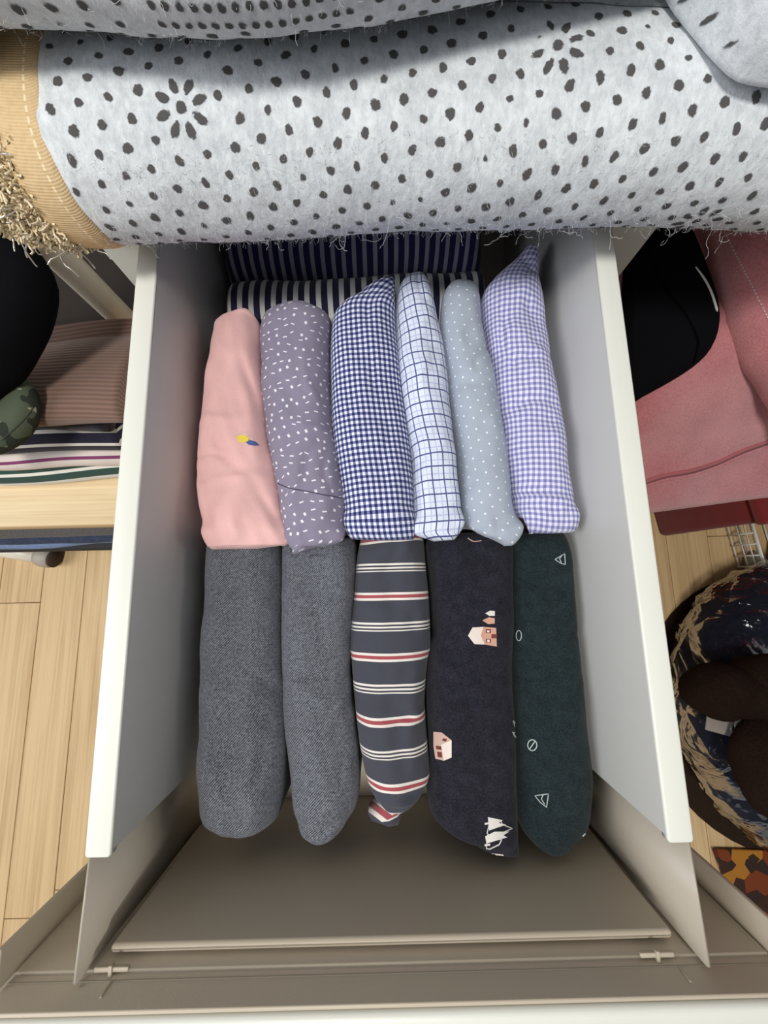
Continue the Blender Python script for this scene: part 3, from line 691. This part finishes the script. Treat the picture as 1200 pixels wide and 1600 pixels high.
# beige binding tape along the left edge, then the shaggy pile of the rug's face
tp = NT('beige_binding_tape', 0.85, 0.2); u, v_ = tp.uv(0)
rib = tp.m('SINE', tp.m('MULTIPLY', v_, 2*math.pi/0.0016)); st_ = band(tp, frac(tp, v_, 0.005, 50), 0.0, 0.62)
ln = tp.m('MULTIPLY', tp.m('LESS_THAN', tp.m('ABSOLUTE', tp.m('SUBTRACT', u, 0.0085)), 0.0006), st_)
cc = tp.mix(tp.smooth(tp.m('ADD', tp.m('MULTIPLY', rib, 0.18), tp.noise(300, 3, tp.coord())), 0.0, 1.0), C(196, 168, 126), C(220, 194, 152))
tp.col(tp.mix(ln, cc, C(232, 214, 180))); tp.bump(rib, 0.0003, 0.3); TAPE = tp.mat
V, UV = [], []; nt, nq = 12, 70
for i in range(nt):
    t = i/(nt-1); d, pr = 0, None
    for q in np.linspace(0.05, 0.97, nq):
        y, z = lower_prof(XL, q); c = np.array((0.29, 0.0685)); o_ = np.array((y, z))-c; o_ *= 1.035-0.05*abs(2*t-1)**4-0.02*t
        p = np.array((XL+0.004-0.031*t, c[0]+o_[0], c[1]+o_[1]))
        if pr is not None: d += np.linalg.norm(p-pr)
        pr = p; V.append(p); UV.append((t*0.03, d))
V = np.array(V); V[:, 0] += nz(V, 60, 8)*0.0010
tape = mobj('binding_tape', V, grid_faces(nt, nq), TAPE, rug, uv=UV); so = tape.modifiers.new('thick', 'SOLIDIFY'); so.thickness = 0.002
tape['label'] = 'beige ribbed binding tape'
PILE = plain('cream_pile', C(232, 214, 178), 0.9, 0.15, nscale=160, namp=0.22, bumpd=0.004)
V = []; nt, nq = 26, 70
for i in range(nt):
    t = i/(nt-1)
    for q in np.linspace(0.0, 1.0, nq):
        y, z = lower_prof(XL, q); c = np.array((0.29, 0.0685)); k = 0.96*math.sqrt(max(0.02, 1-t**2.6)); o_ = (np.array((y, z))-c)*k
        V.append((XL-0.024-0.075*t, c[0]+o_[0], c[1]+o_[1]))
V = np.array(V); PN = V-np.array([XL, 0.29, 0.0685]); PN /= np.linalg.norm(PN, axis=1, keepdims=True)
V += PN*(nz(V, 330, 14)*0.0030+nz(V, 120, 15)*0.003)[:, None]
pile = mobj('shaggy_pile', V, [f[::-1] for f in grid_faces(nt, nq)], PILE, rug); pile['label'] = 'cream shaggy face of the rug'
TUFT = plain('cream_yarn', C(236, 220, 188), 0.9, 0.15, nscale=300, namp=0.2)
k = g.choice(len(V), 6500); hairs('yarn_tufts', V[k]-PN[k]*0.001+g.normal(size=(6500, 3))*0.0012, PN[k]+g.normal(size=(6500, 3))*0.75, 0.004+0.006*g.random(6500), 0.00085, TUFT, 5, 0.55, 4)
SILV = plain('silver_thread', C(226, 222, 214), 0.25, 0.6, 0.7)
k = g.choice(len(V), 70); hairs('silver_threads', V[k], PN[k]+g.normal(size=(70, 3))*0.6, 0.014+0.016*g.random(70), 0.0006, SILV, 6, 0.3, 6)

# ------------------------------------------------------------------ left: clothes rack with its shelf, clothes on and under it
rack = empty('clothes_rack', (-0.6, 0.2, ZF)); tag(rack, 'cream steel clothes rack with a pale wood shelf, left of the chest', 'rack')
ZS = H-0.62
mobj('shelf_board', *rbox(-1.02, -0.335, 0.0905, 0.50, ZS-0.035, ZS, 0.0025), SHELF_W, rack)
mobj('upright_pole', *tube([(-0.347, 0.353, ZF+0.02), (-0.347, 0.353, 0.0), (-0.347, 0.353, 0.9)], 0.0165, 20), CREAM_M, rack)
mobj('upright_pole', *tube([(-1.0, 0.353, ZF+0.02), (-1.0, 0.353, 0.0), (-1.0, 0.353, 0.9)], 0.0165, 20), CREAM_M, rack)
mobj('hanging_rail', *tube([(-1.0, 0.353, 0.89), (-0.347, 0.353, 0.89)], 0.0125, 16), CREAM_M, rack)
mobj('floor_rail', *tube([(-1.0, 0.353, ZF+0.03), (-0.347, 0.353, ZF+0.03)], 0.0145, 16), CREAM_M, rack)
f0, f1 = at_z(-60, 848, ZF+0.03), at_z(64, 869, ZF+0.024)
mobj('base_tube', *tube([f0, (f0+f1)/2, f1], 0.0155, 16), CREAM_M, rack)
d = (f1-f0)/np.linalg.norm(f1-f0)
foot = mobj('foot', *tube([f1-d*0.004, f1+d*0.004, f1+d*0.022, f1+d*0.028], [0.019, 0.0215, 0.021, 0.015], 14), plain('grey_plastic', C(172, 164, 152), 0.5), rack)
mobj('foot_pad', *tube([f1+d*0.026, f1+d*0.031], [0.019, 0.019], 14), plain('dark_rubber', C(60, 48, 40), 0.8), foot)
def fold_layer(name, x0, x1, yf, z0, z1, yb, mat, label, group, seed, slope=0.0, cat='clothing', amp=0.004, drop=0.0):
    """a folded garment seen from its folded front edge"""
    N, m = 60, 34; V, UV = [], []; h = (z1-z0)/2
    for i in range(N):
        x = x0+(x1-x0)*i/(N-1); d, pr = 0, None; yy = yf+slope*(x-x0)
        prof = [(yb, z0)]+[(yy+h-h*1.0*math.sin(math.pi*j/(m-5)), z0+h-h*math.cos(math.pi*j/(m-5))) for j in range(m-4)]+[(yy+h+(yb-yy-h)*q, z1-drop*q*q) for q in (0.15, 0.3, 0.5, 0.65, 0.8, 1.0)]
        for (y, z) in prof:
            p = np.array((x, y, z)); d = d+np.linalg.norm(p-pr) if pr is not None else 0.0; pr = p; V.append(p); UV.append((x, d))
    V = np.array(V); m = len(prof); w_ = np.clip((V[:, 2]-z0)/(z1-z0), 0, 1)
    V[:, 1] += nz(V*np.array([1, .3, .5]), 28, seed)*amp; V[:, 2] += nz(V, 22, seed+1)*amp*0.35*w_
    UV = np.array(UV)-np.array([0, yb-yf])
    Fs = grid_faces(N, m); 
    for i in range(N-1): Fs.append([i*m+m-1, (i+1)*m+m-1, (i+1)*m, i*m])
    Fs += [list(range(m))[::-1], [(N-1)*m+j for j in range(m)]]
    o = mobj(name, V, Fs, mat, uv=UV); tag(o, label, cat, group); return o
SG = 'clothes stacked on the pale wood shelf'
wh = C(226, 222, 214)
z = [ZS+0.0015, ZS+0.052, ZS+0.094, ZS+0.142, ZS+0.178]
fold_layer('folded_shirt', -0.95, -0.345, 0.153, z[0], z[1]-0.001, 0.33, mat_bands('green_stripe_knit', wh, 0.2, [(0.085, 0.150, C(48, 74, 66)), (0.175, 0.235, C(48, 74, 66))], v0=0.0), 'folded green and white striped top, bottom of the shelf stack', SG, 1, 0.01)
fold_layer('folded_shirt', -0.95, -0.343, 0.160, z[1], z[2]-0.001, 0.33, mat_bands('cream_purple_knit', C(222, 210, 202), 0.2, [(0.105, 0.130, C(128, 62, 104)), (0.190, 0.225, C(60, 58, 76))]), 'folded cream top with a purple stripe, second in the shelf stack', SG, 2, 0.01)
fold_layer('folded_shirt', -0.95, -0.340, 0.168, z[2], z[3]-0.001, 0.33, mat_bands('navy_white_knit', C(36, 35, 52), 0.2, [(0.085, 0.110, wh), (0.180, 0.205, wh)]), 'folded navy top with white stripes, middle of the shelf stack', SG, 3, 0.01)
fold_layer('folded_shirt', -0.95, -0.338, 0.181, z[3], z[4]-0.001, 0.295, mat_plain_cloth('dark_navy_knit', C(36, 34, 44)), 'folded plain dark navy top, just under the brown knit', SG, 4, 0.01, drop=0.028)
kn = NT('brown_rib_knit', 0.95, 0.1, 0.2); u, v_ = kn.uv(0.03)
rb = kn.m('SINE', kn.m('MULTIPLY', v_, 2*math.pi/0.0052))
fabric(kn, kn.mix(kn.smooth(rb, -1.8, 1.8), C(104, 80, 70), C(134, 106, 94))); kn.bump(rb, 0.001, 0.35)
fold_layer('folded_sweater', -0.80, -0.288, 0.184, z[4], z[4]+0.036, 0.315, kn.mat, 'folded brown ribbed knit sweater, topmost of the shelf stack', SG, 6, -0.02, amp=0.005, drop=0.055)
# under the shelf
UG = 'folded jeans under the shelf'
mobj('lower_board', *rbox(-0.98, -0.400, 0.064, 0.46, H-0.800, H-0.770, 0.004), plain('black_board', C(38, 37, 38), 0.7), rack)['label'] = 'black lower board of the rack'
zz = H-0.770
fold_layer('folded_jeans', -0.95, -0.415, 0.063, zz+0.0012, zz+0.036, 0.42, mat_melange('light_denim', C(104, 124, 164), C(140, 158, 192)), 'folded light blue jeans at the bottom under the shelf', UG, 31, 0.02, amp=0.003)
fold_layer('folded_jeans', -0.95, -0.440, 0.068, zz+0.037, zz+0.070, 0.42, mat_melange('dark_denim', C(44, 52, 72), C(74, 84, 108)), 'folded dark blue jeans above the light pair, under the shelf', UG, 32, 0.01, amp=0.003)
fold_layer('folded_trousers', -0.95, -0.450, 0.075, zz+0.071, zz+0.108, 0.42, mat_twill('grey_twill', C(58, 56, 56), C(120, 116, 114)), 'folded dark grey trousers on the jeans, right under the shelf', UG, 33, 0.01, amp=0.003)
# hanging garments
def drape(name, px, z0, y0, k, thick, mat, label, group=None, cat='clothing', r=None, seed=1, amp=0.004, parent=None):
    """thick soft cloth piece whose outline lies on a sloping plane"""
    P = smoothline([at_slope(x, y, z0, y0, k) for x, y in px+[px[0]]], 64)[:-1]
    r = r or thick*0.49; cen = P.mean(axis=0); L = 14; V = []
    for i in range(L):
        a = math.pi*i/(L-1)-math.pi/2; s = 1-(r/ (np.linalg.norm(P-cen, axis=1).mean()))*(1-math.cos(a)); zoff = thick/2*math.sin(a)
        for p in P: q = cen+(p-cen)*s; V.append((q[0], q[1], q[2]+zoff))
    n = len(P); Fs = grid_faces(L, n, True)
    base = len(V)
    for tb in (0, L-1):
        rings = [[tb*n+j for j in range(n)]]
        for sc in (0.75, 0.5, 0.25):
            st0 = len(V); zo = thick/2*(1 if tb else -1)
            s0 = 1-(r/(np.linalg.norm(P-cen, axis=1).mean()))
            for p in P: q = cen+(p-cen)*s0*sc; V.append((q[0], q[1], q[2]+zo*(1+0.12*(1-sc))))
            rings.append(list(range(st0, st0+n)))
        c0 = len(V); V.append((cen[0], cen[1], cen[2]+thick/2*(1 if tb else -1)*1.12))
        for ra, rb_ in zip(rings, rings[1:]):
            for j in range(n):
                q = [ra[j], ra[(j+1) % n], rb_[(j+1) % n], rb_[j]]; Fs.append(q if tb else q[::-1])
        for j in range(n):
            q = [rings[-1][j], rings[-1][(j+1) % n], c0]; Fs.append(q if tb else q[::-1])
    V = np.array(V); V[:, 2] += nz(V, 40, seed)*amp
    o = mobj(name, V, Fs, mat, parent)
    if parent is None: tag(o, label, cat, group)
    return o
drape('hanging_coat', [(-120, 300), (0, 335), (45, 375), (78, 425), (82, 465), (70, 510), (46, 552), (20, 588), (-12, 612), (-60, 650), (-150, 640)], -0.055, 0.25, 0.5, 0.045, mat_plain_cloth('black_wool', C(13, 13, 16)), 'black coat hanging at the left edge, above the camouflage sleeve', seed=3)
ca = NT('camouflage_cotton', 0.9, 0.15); n1 = ca.noise(34, 3, ca.coord()); n2 = ca.noise(26, 2, ca.coord(scale=(1.3, 0.8, 1)))
cc = ca.mix(ca.m('GREATER_THAN', n1, 0.55), C(78, 86, 70), C(150, 146, 124)); cc = ca.mix(ca.m('GREATER_THAN', n2, 0.57), cc, C(46, 52, 44)); fabric(ca, cc)
cam_o = drape('camouflage_sleeve', [(-90, 600), (0, 597), (30, 588), (48, 600), (60, 628), (56, 655), (38, 682), (15, 698), (-20, 712), (-90, 720)], -0.118, 0.18, 0.45, 0.026, ca.mat, 'green camouflage garment hanging at the left edge below the black coat', seed=5, amp=0.002)
line_px('stitched_seam', bvh(cam_o), [(2, 688), (20, 672), (40, 652), (52, 636)], 0.0006, plain('seam_thread', C(60, 64, 54), 0.9), cam_o)
drape('shade_cloth', [(10, 300), (160, 315), (280, 370), (275, 500), (230, 515), (150, 515), (70, 515), (10, 420)], -0.27, 0.44, 0.3, 0.03, mat_plain_cloth('painted_taupe_shade', C(44, 37, 34)), 'dark taupe cloth added to fill in the shade behind the cream pole', seed=8)  # added cloth, dark colour stands in for the shade above the sweater

# ------------------------------------------------------------------ right: red box, pink fleece, black padded piece
RB = math.radians(9)
def rot(V, c, a): V = np.array(V, float); x, y = V[:, 0]-c[0], V[:, 1]-c[1]; V[:, 0] = c[0]+x*math.cos(a)-y*math.sin(a); V[:, 1] = c[1]+x*math.sin(a)+y*math.cos(a); return V
c0 = at_z(1030, 839, ZF)
red = empty('red_box', (c0[0]+0.3, c0[1]+0.2, ZF)); tag(red, 'dark red fabric box on the floor under the pink fleece', 'box')
REDM = mat_plain_cloth('dark_red_fabric', C(112, 34, 34))
ZR = H-0.612
v, f = rbox(c0[0], c0[0]+0.60, c0[1], c0[1]+0.36, ZF+0.001, ZR-0.018, 0.010, 3); mobj('body', rot(v, c0, RB), f, REDM, red)
v, f = rbox(c0[0]-0.004, c0[0]+0.604, c0[1]-0.004, c0[1]+0.364, ZR-0.0175, ZR, 0.006, 3); mobj('lid', rot(v, c0, RB), f, REDM, red)
# pink fleece: soft sloping heap
fle = NT('pink_fleece', 0.95, 0.1, 0.5); n1 = fle.noise(420, 4, fle.coord(), 0.7); n2 = fle.noise(16, 3, fle.coord())
fle.col(fle.mix(fle.smooth(fle.m('ADD', fle.m('MULTIPLY', n1, 0.6), fle.m('MULTIPLY', n2, 0.4)), 0.3, 0.7), C(182, 100, 106), C(216, 138, 142))); fle.bump(n1, 0.004, 0.6); FLE = fle.mat
prof = smoothline([(0.150, -0.3255), (0.100, -0.3245), (0.090, -0.314), (0.099, -0.298), (0.130, -0.272), (0.165, -0.250), (0.225, -0.186), (0.295, -0.138), (0.37, -0.122), (0.50, -0.118), (0.56, -0.15), (0.57, -0.3245)], 70)
xs = np.linspace(0.315, 1.02, 80); V, UV = [], []
for i, x in enumerate(xs):
    t = (x-0.315)/0.7; e = max(0, 1-(x-0.315)/0.045); sq = 1-0.25*e*e
    d = 0
    for j, (y, z_) in enumerate(prof):
        V.append((x, y-0.014+0.075*t*(1 if y < 0.3 else 0.2)+0.012*e*e, -0.3255+(z_+0.3255)*sq)); UV.append((x, j*0.012))
V = np.array(V); w_ = np.clip((V[:, 2]+0.32)/0.05, 0, 1)
V[:, 2] += (nz(V, 17, 41)*0.010+nz(V, 50, 42)*0.003)*w_; V[:, 1] += nz(V, 22, 43)*0.006*w_
nq = len(prof); Fs = grid_faces(len(xs), nq)+[list(range(nq))[::-1], [(len(xs)-1)*nq+j for j in range(nq)]]
for i in range(len(xs)-1): Fs.append([i*nq+nq-1, (i+1)*nq+nq-1, (i+1)*nq, i*nq])
pk = mobj('pink_fleece', V, Fs, FLE, uv=UV); tag(pk, 'thick pink fleece garment with a zip, heaped on the dark red box', 'clothing')
TP = bvh(pk); ZIP = mat_plain_cloth('zip_tape', C(176, 102, 106))
zl = [(1008, 752), (1040, 742), (1080, 735), (1120, 722), (1160, 704), (1205, 688)]
line_px('zip', TP, zl, 0.0032, ZIP, pk, n=40, off=-0.0008, label='raised pink zip placket')
line_px('zip_teeth', TP, [(x, y+4) for x, y in zl], 0.0014, plain('zip_dark', C(132, 74, 80), 0.7), pk, n=40, off=0.0)
line_px('zip_welt', TP, [(x, y+11) for x, y in zl], 0.0030, FLE, pk, n=40, off=-0.0008)
pts = smoothline([at_z(x, y, zz_) for x, y, zz_ in ((1175, 300, -0.10), (1185, 370, -0.105), (1210, 450, -0.115), (1250, 540, -0.14), (1310, 640, -0.18))], 40)
v, f = tube(pts, [0.052]*40, 28); v = np.array(v); v += (nz(v, 60, 51)*0.004)[:, None]*np.array([0.6, 0.6, 0.6])
slv = mobj('sleeve', v, f, FLE, pk); TS = bvh(slv)
V, Fs = [], []
sl = smoothline([(1132, 362), (1150, 398), (1172, 440), (1204, 505)], 61)
for i in range(0, 60, 2):
    a, b = cast_pt(TS, *sl[i], 0.0003), cast_pt(TS, *sl[i+1], 0.0003)
    if a is None or b is None: continue
    vv, ff = tube([a, b], 0.0007, 6); n0 = len(V); V += vv; Fs += [[q+n0 for q in t] for t in ff]
if V: mobj('stitching', V, Fs, plain('white_thread', C(228, 206, 208), 0.8), slv, kind='stuff')['label'] = 'line of pale stitches'
bb = drape('black_padded_bag', [(985, 300), (1020, 310), (1060, 355), (1092, 415), (1114, 472), (1119, 515), (1108, 548), (1085, 572), (1050, 595), (1002, 621), (985, 628), (972, 560)], -0.115, 0.30, 0.42, 0.032, mat_plain_cloth('black_padded_fabric', C(13, 13, 16)), 'black padded fabric piece with a rounded seamed edge lying on the pink fleece', cat='bag', seed=13, amp=0.002)
TB = bvh(bb)
line_px('piped_seam', TB, [(1008, 372), (1018, 405), (1030, 435), (1050, 465), (1070, 490), (1086, 520), (1090, 540), (1083, 566)], 0.0013, plain('black_piping', C(5, 5, 6), 0.95, 0.05), bb, n=50)
tr = [at_slope(x, y, -0.100, 0.30, 0.42) for x, y in smoothline([(1084, 415), (1100, 435), (1112, 458), (1121, 487)], 16)]
mobj('white_trim', *tube(tr, [0.0004]+[0.0012]*14+[0.0004], 8), plain('white_cord', C(214, 210, 204), 0.7), bb)['label'] = 'thin white edge trim'

# white wire basket on the floor beyond
bk = at_z(1172, 812, H-0.79); bk2 = at_z(1194, 885, H-0.79)
bas = empty('wire_basket', (bk[0]+0.15, bk[1], ZF)); tag(bas, 'white wire basket on the floor beyond the red box', 'basket')
WM = plain('white_coated_wire', C(222, 222, 216), 0.4, 0.5)
ex = np.array([1, 0.1, 0]); ey = (bk-bk2)/np.linalg.norm(bk-bk2); LB = np.linalg.norm(bk-bk2)
q = [bk2, bk-ey*0.004, bk-ey*0.004+ex*0.3, bk2+ex*0.3]
mobj('basket_rim', *tube([q[0], q[1], q[2], q[3]], 0.0052, 8, closed=True), WM, bas)
fd = np.array([0, 0, ZF+0.006-q[0][2]])
for k in range(5):
    a = q[0]+(q[1]-q[0])*k/4; mobj('wire', *tube([a, a+fd], 0.0018, 6), WM, bas)
for k in range(1, 12):
    a = q[0]+(q[3]-q[0])*k/11; mobj('wire', *tube([a, a+fd], 0.0018, 6), WM, bas)
    b = q[1]+(q[2]-q[1])*k/11; mobj('wire', *tube([a+fd, b+fd], 0.0018, 6), WM, bas)
for k in (0.3, 0.6, 0.95):
    mobj('wire', *tube([q[i]+fd*k for i in range(4)], 0.0020, 6, closed=True), WM, bas)
sh = drape('grey_cloth', [(1215, 825), (1290, 830), (1300, 880), (1220, 885)], H-0.82, 0.0, 0, 0.035, mat_plain_cloth('grey_beige_cloth', C(150, 144, 130)), 'grey-beige cloth inside the white wire basket', seed=3)
sh2 = drape('crumpled_bag', [(1168, 868), (1185, 862), (1192, 880), (1185, 893), (1170, 890)], ZF+0.022, 0.0, 0, 0.040, plain('pale_film', C(150, 146, 136), 0.25, 0.6, nscale=60, namp=0.3, bumpd=0.01), 'small pale crumpled plastic bag beside the wire basket', cat='bag', seed=9)

# navy ring cushion in clear plastic, with a brown plush toy on it
RC = np.array([0.800, -0.255, ZF+0.088])
NAVY = mat_melange('navy_cotton', C(15, 17, 29), C(27, 30, 47))
pts = [RC+np.array([0.188*math.cos(a), 0.190*math.sin(a), 0]) for a in np.linspace(0, 2*math.pi, 64, endpoint=False)]
v, f = tube(pts, 0.0755, 26, closed=True); v = np.array(v); v[:, 2] += nz(v, 30, 61)*0.006; v[:, 0] += nz(v, 40, 62)*0.004
ring = mobj('ring_cushion', v, f, NAVY); tag(ring, 'navy ring cushion wrapped in clear plastic on the floor, right of the drawer', 'cushion')
fm = bpy.data.materials.new('clear_film'); fm.use_nodes = True; t_ = fm.node_tree; pb = t_.nodes['Principled BSDF']
tr_ = t_.nodes.new('ShaderNodeBsdfTransparent'); gl = t_.nodes.new('ShaderNodeBsdfGlossy'); gl.inputs['Roughness'].default_value = 0.10; mx = t_.nodes.new('ShaderNodeMixShader')
fr = t_.nodes.new('ShaderNodeFresnel'); fr.inputs[0].default_value = 1.30
tcn = t_.nodes.new('ShaderNodeTexCoord'); nn = t_.nodes.new('ShaderNodeTexVoronoi'); nn.feature = 'DISTANCE_TO_EDGE'; nn.inputs['Scale'].default_value = 9
ns = t_.nodes.new('ShaderNodeTexNoise'); ns.inputs['Scale'].default_value = 7; ns.inputs['Detail'].default_value = 3; ns.inputs['Distortion'].default_value = 1.5
ad = t_.nodes.new('ShaderNodeMath'); ad.operation = 'ADD'
bp = t_.nodes.new('ShaderNodeBump'); bp.inputs['Distance'].default_value = 0.03; bp.inputs['Strength'].default_value = 1.0
L = t_.links.new; L(tcn.outputs['Object'], nn.inputs['Vector']); L(tcn.outputs['Object'], ns.inputs['Vector']); L(nn.outputs['Distance'], ad.inputs[0]); L(ns.outputs[0], ad.inputs[1]); L(ad.outputs[0], bp.inputs['Height'])
L(bp.outputs[0], gl.inputs['Normal']); L(bp.outputs[0], fr.inputs['Normal'])
fa = t_.nodes.new('ShaderNodeMath'); fa.operation = 'MULTIPLY_ADD'; fa.inputs[1].default_value = 0.6; fa.inputs[2].default_value = 0.0; L(fr.outputs[0], fa.inputs[0]); L(fa.outputs[0], mx.inputs[0]); L(tr_.outputs[0], mx.inputs[1]); L(gl.outputs[0], mx.inputs[2])
L(mx.outputs[0], t_.nodes['Material Output'].inputs[0]); t_.nodes.remove(pb)
pts = [RC+np.array([0.190*math.cos(a), 0.192*math.sin(a), 0.002]) for a in np.linspace(0, 2*math.pi, 150, endpoint=False)]
v, f = tube(pts, 0.079, 60, closed=True); v = np.array(v); dv = v-np.array(pts).repeat(60, axis=0); dv /= np.linalg.norm(dv, axis=1, keepdims=True)
cr = 1-np.abs(nz(v, 70, 71)); cr2 = 1-np.abs(nz(v, 160, 72)); v += dv*(np.clip(cr, -1, 1)**3*0.007+np.clip(cr2, -1, 1)**3*0.003-0.002)[:, None]; v[:, 2] = np.maximum(v[:, 2], ZF+0.005)
mobj('plastic_wrap', v, f, fm, ring)['label'] = 'crinkled clear plastic wrap'
tz = RC[2]+0.083
a, b = at_z(1103, 1128, tz), at_z(1142, 1140, tz); 
v, f = rbox(-0.021, 0.021, -0.011, 0.011, 0, 0.003, 0.001); v = rot(v, (0, 0), -0.28)+(a+b)/2; mobj('strap', v, f, mat_plain_cloth('grey_webbing', C(150, 140, 132)), ring)['label'] = 'grey strap'
c = at_z(1160, 1138, tz); mobj('tag_ring', *tube([c+np.array([0.022*math.cos(q), 0.020*math.sin(q), 0.004]) for q in np.linspace(0, 6.28, 28, endpoint=False)], 0.0022, 8, closed=True), plain('clear_grey_ring', C(120, 122, 122), 0.15, 0.8), ring)
v, f = rbox(-0.010, 0.010, -0.010, 0.010, 0, 0.002, 0.0006); mobj('paper_tag', rot(v, (0, 0), 0.15)+at_z(1156, 1133, tz+0.002), f, plain('white_tag', C(214, 212, 200), 0.7), ring)['label'] = 'small white tag'
PL = NT('brown_plush', 0.95, 0.03); n1 = PL.noise(240, 4, PL.coord(), 0.7); PL.col(PL.mix(n1, C(22, 16, 14), C(50, 36, 30))); PL.bump(n1, 0.004, 0.6); PLU = PL.mat
toy = empty('plush_toy', (0.72, -0.22, RC[2]+0.05)); tag(toy, 'dark brown plush toy lying on the plastic-wrapped navy cushion', 'toy')
def blob(c, r, seed, name, squash=(1, 1, 1), amp=0.06):
    bm = bmesh.new(); bmesh.ops.create_icosphere(bm, subdivisions=4, radius=1); v, f = bm_data(bm); v = np.array(v); v = v*(1+nz(v, 5, seed)*amp+nz(v, 24, seed+1)*0.012)[:, None]*np.array(squash)*r+np.array(c); return mobj(name, v, f, PLU, toy)
blob((0.800, -0.235, RC[2]+0.05), 0.085, 81, 'body', (0.95, 1.1, 0.85))
c = at_z(1124, 1078, RC[2]+0.116); blob(c, 0.052, 82, 'paw', (1.1, 0.80, 0.70)); c2 = at_z(1200, 1066, RC[2]+0.11); blob(c2, 0.055, 83, 'arm', (1.1, 0.80, 0.75))
c = at_z(1214, 1198, RC[2]+0.12); blob(c, 0.066, 84, 'paw', (0.9, 1.15, 0.75))
for pc in (at_z(1124, 1078, RC[2]+0.118), at_z(1200, 1066, RC[2]+0.10), at_z(1214, 1198, RC[2]+0.115)):
    pb_ = np.array((0.800, -0.235, RC[2]+0.06)); md = (np.array(pc)+pb_)/2+np.array((0, 0, 0.012)); ptl = smoothline([pb_, md, pc], 16)
    v, f = tube(ptl, [0.045]*6+[0.041]*6+[0.036]*4, 20); v = np.array(v); v += (nz(v, 70, 90)*0.002)[:, None]; mobj('limb', v, f, PLU, toy)
brm = plain('painted_floor_shade', C(46, 34, 26), 0.9, 0.1, nscale=90, namp=0.3, bumpd=0.002)  # added disc: the floor's shade around the cushion, put into a dark colour
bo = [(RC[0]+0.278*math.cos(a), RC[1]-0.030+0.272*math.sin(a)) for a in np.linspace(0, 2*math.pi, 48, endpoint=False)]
bm_ = mobj('floor_shade_disc', *rslab(bo, ZF+0.0003, ZF+0.004, 0.0018, 2), brm, smooth=False); tag(bm_, 'dark brown disc added as painted floor shade around the navy cushion', 'mat')
# patterned mat in the lower right corner
om = NT('orange_printed_mat', 0.7, 0.3); vo = om.n('ShaderNodeTexVoronoi'); vo.inputs['Scale'].default_value = 48; om.t.links.new(om.coord(), vo.inputs['Vector'])
sp_ = om.n('ShaderNodeSeparateColor'); om.t.links.new(vo.outputs['Color'], sp_.inputs[0])
om.col(om.ramp(sp_.outputs[0], [(0.0, C(58, 38, 26)), (0.3, C(120, 56, 24)), (0.45, C(170, 112, 38)), (0.6, C(52, 36, 28)), (0.85, C(96, 36, 26))], 'CONSTANT'))
mt = [at_z(x, y, ZF)[:2] for x, y in ((1108, 1322), (1400, 1330), (1400, 1500), (1180, 1520))]
m_ = mobj('patterned_mat', *rslab([tuple(p) for p in mt], ZF+0.0045, ZF+0.009, 0.002, 2), om.mat, smooth=False); tag(m_, 'orange and brown patterned mat on the floor behind the drawer front', 'mat')
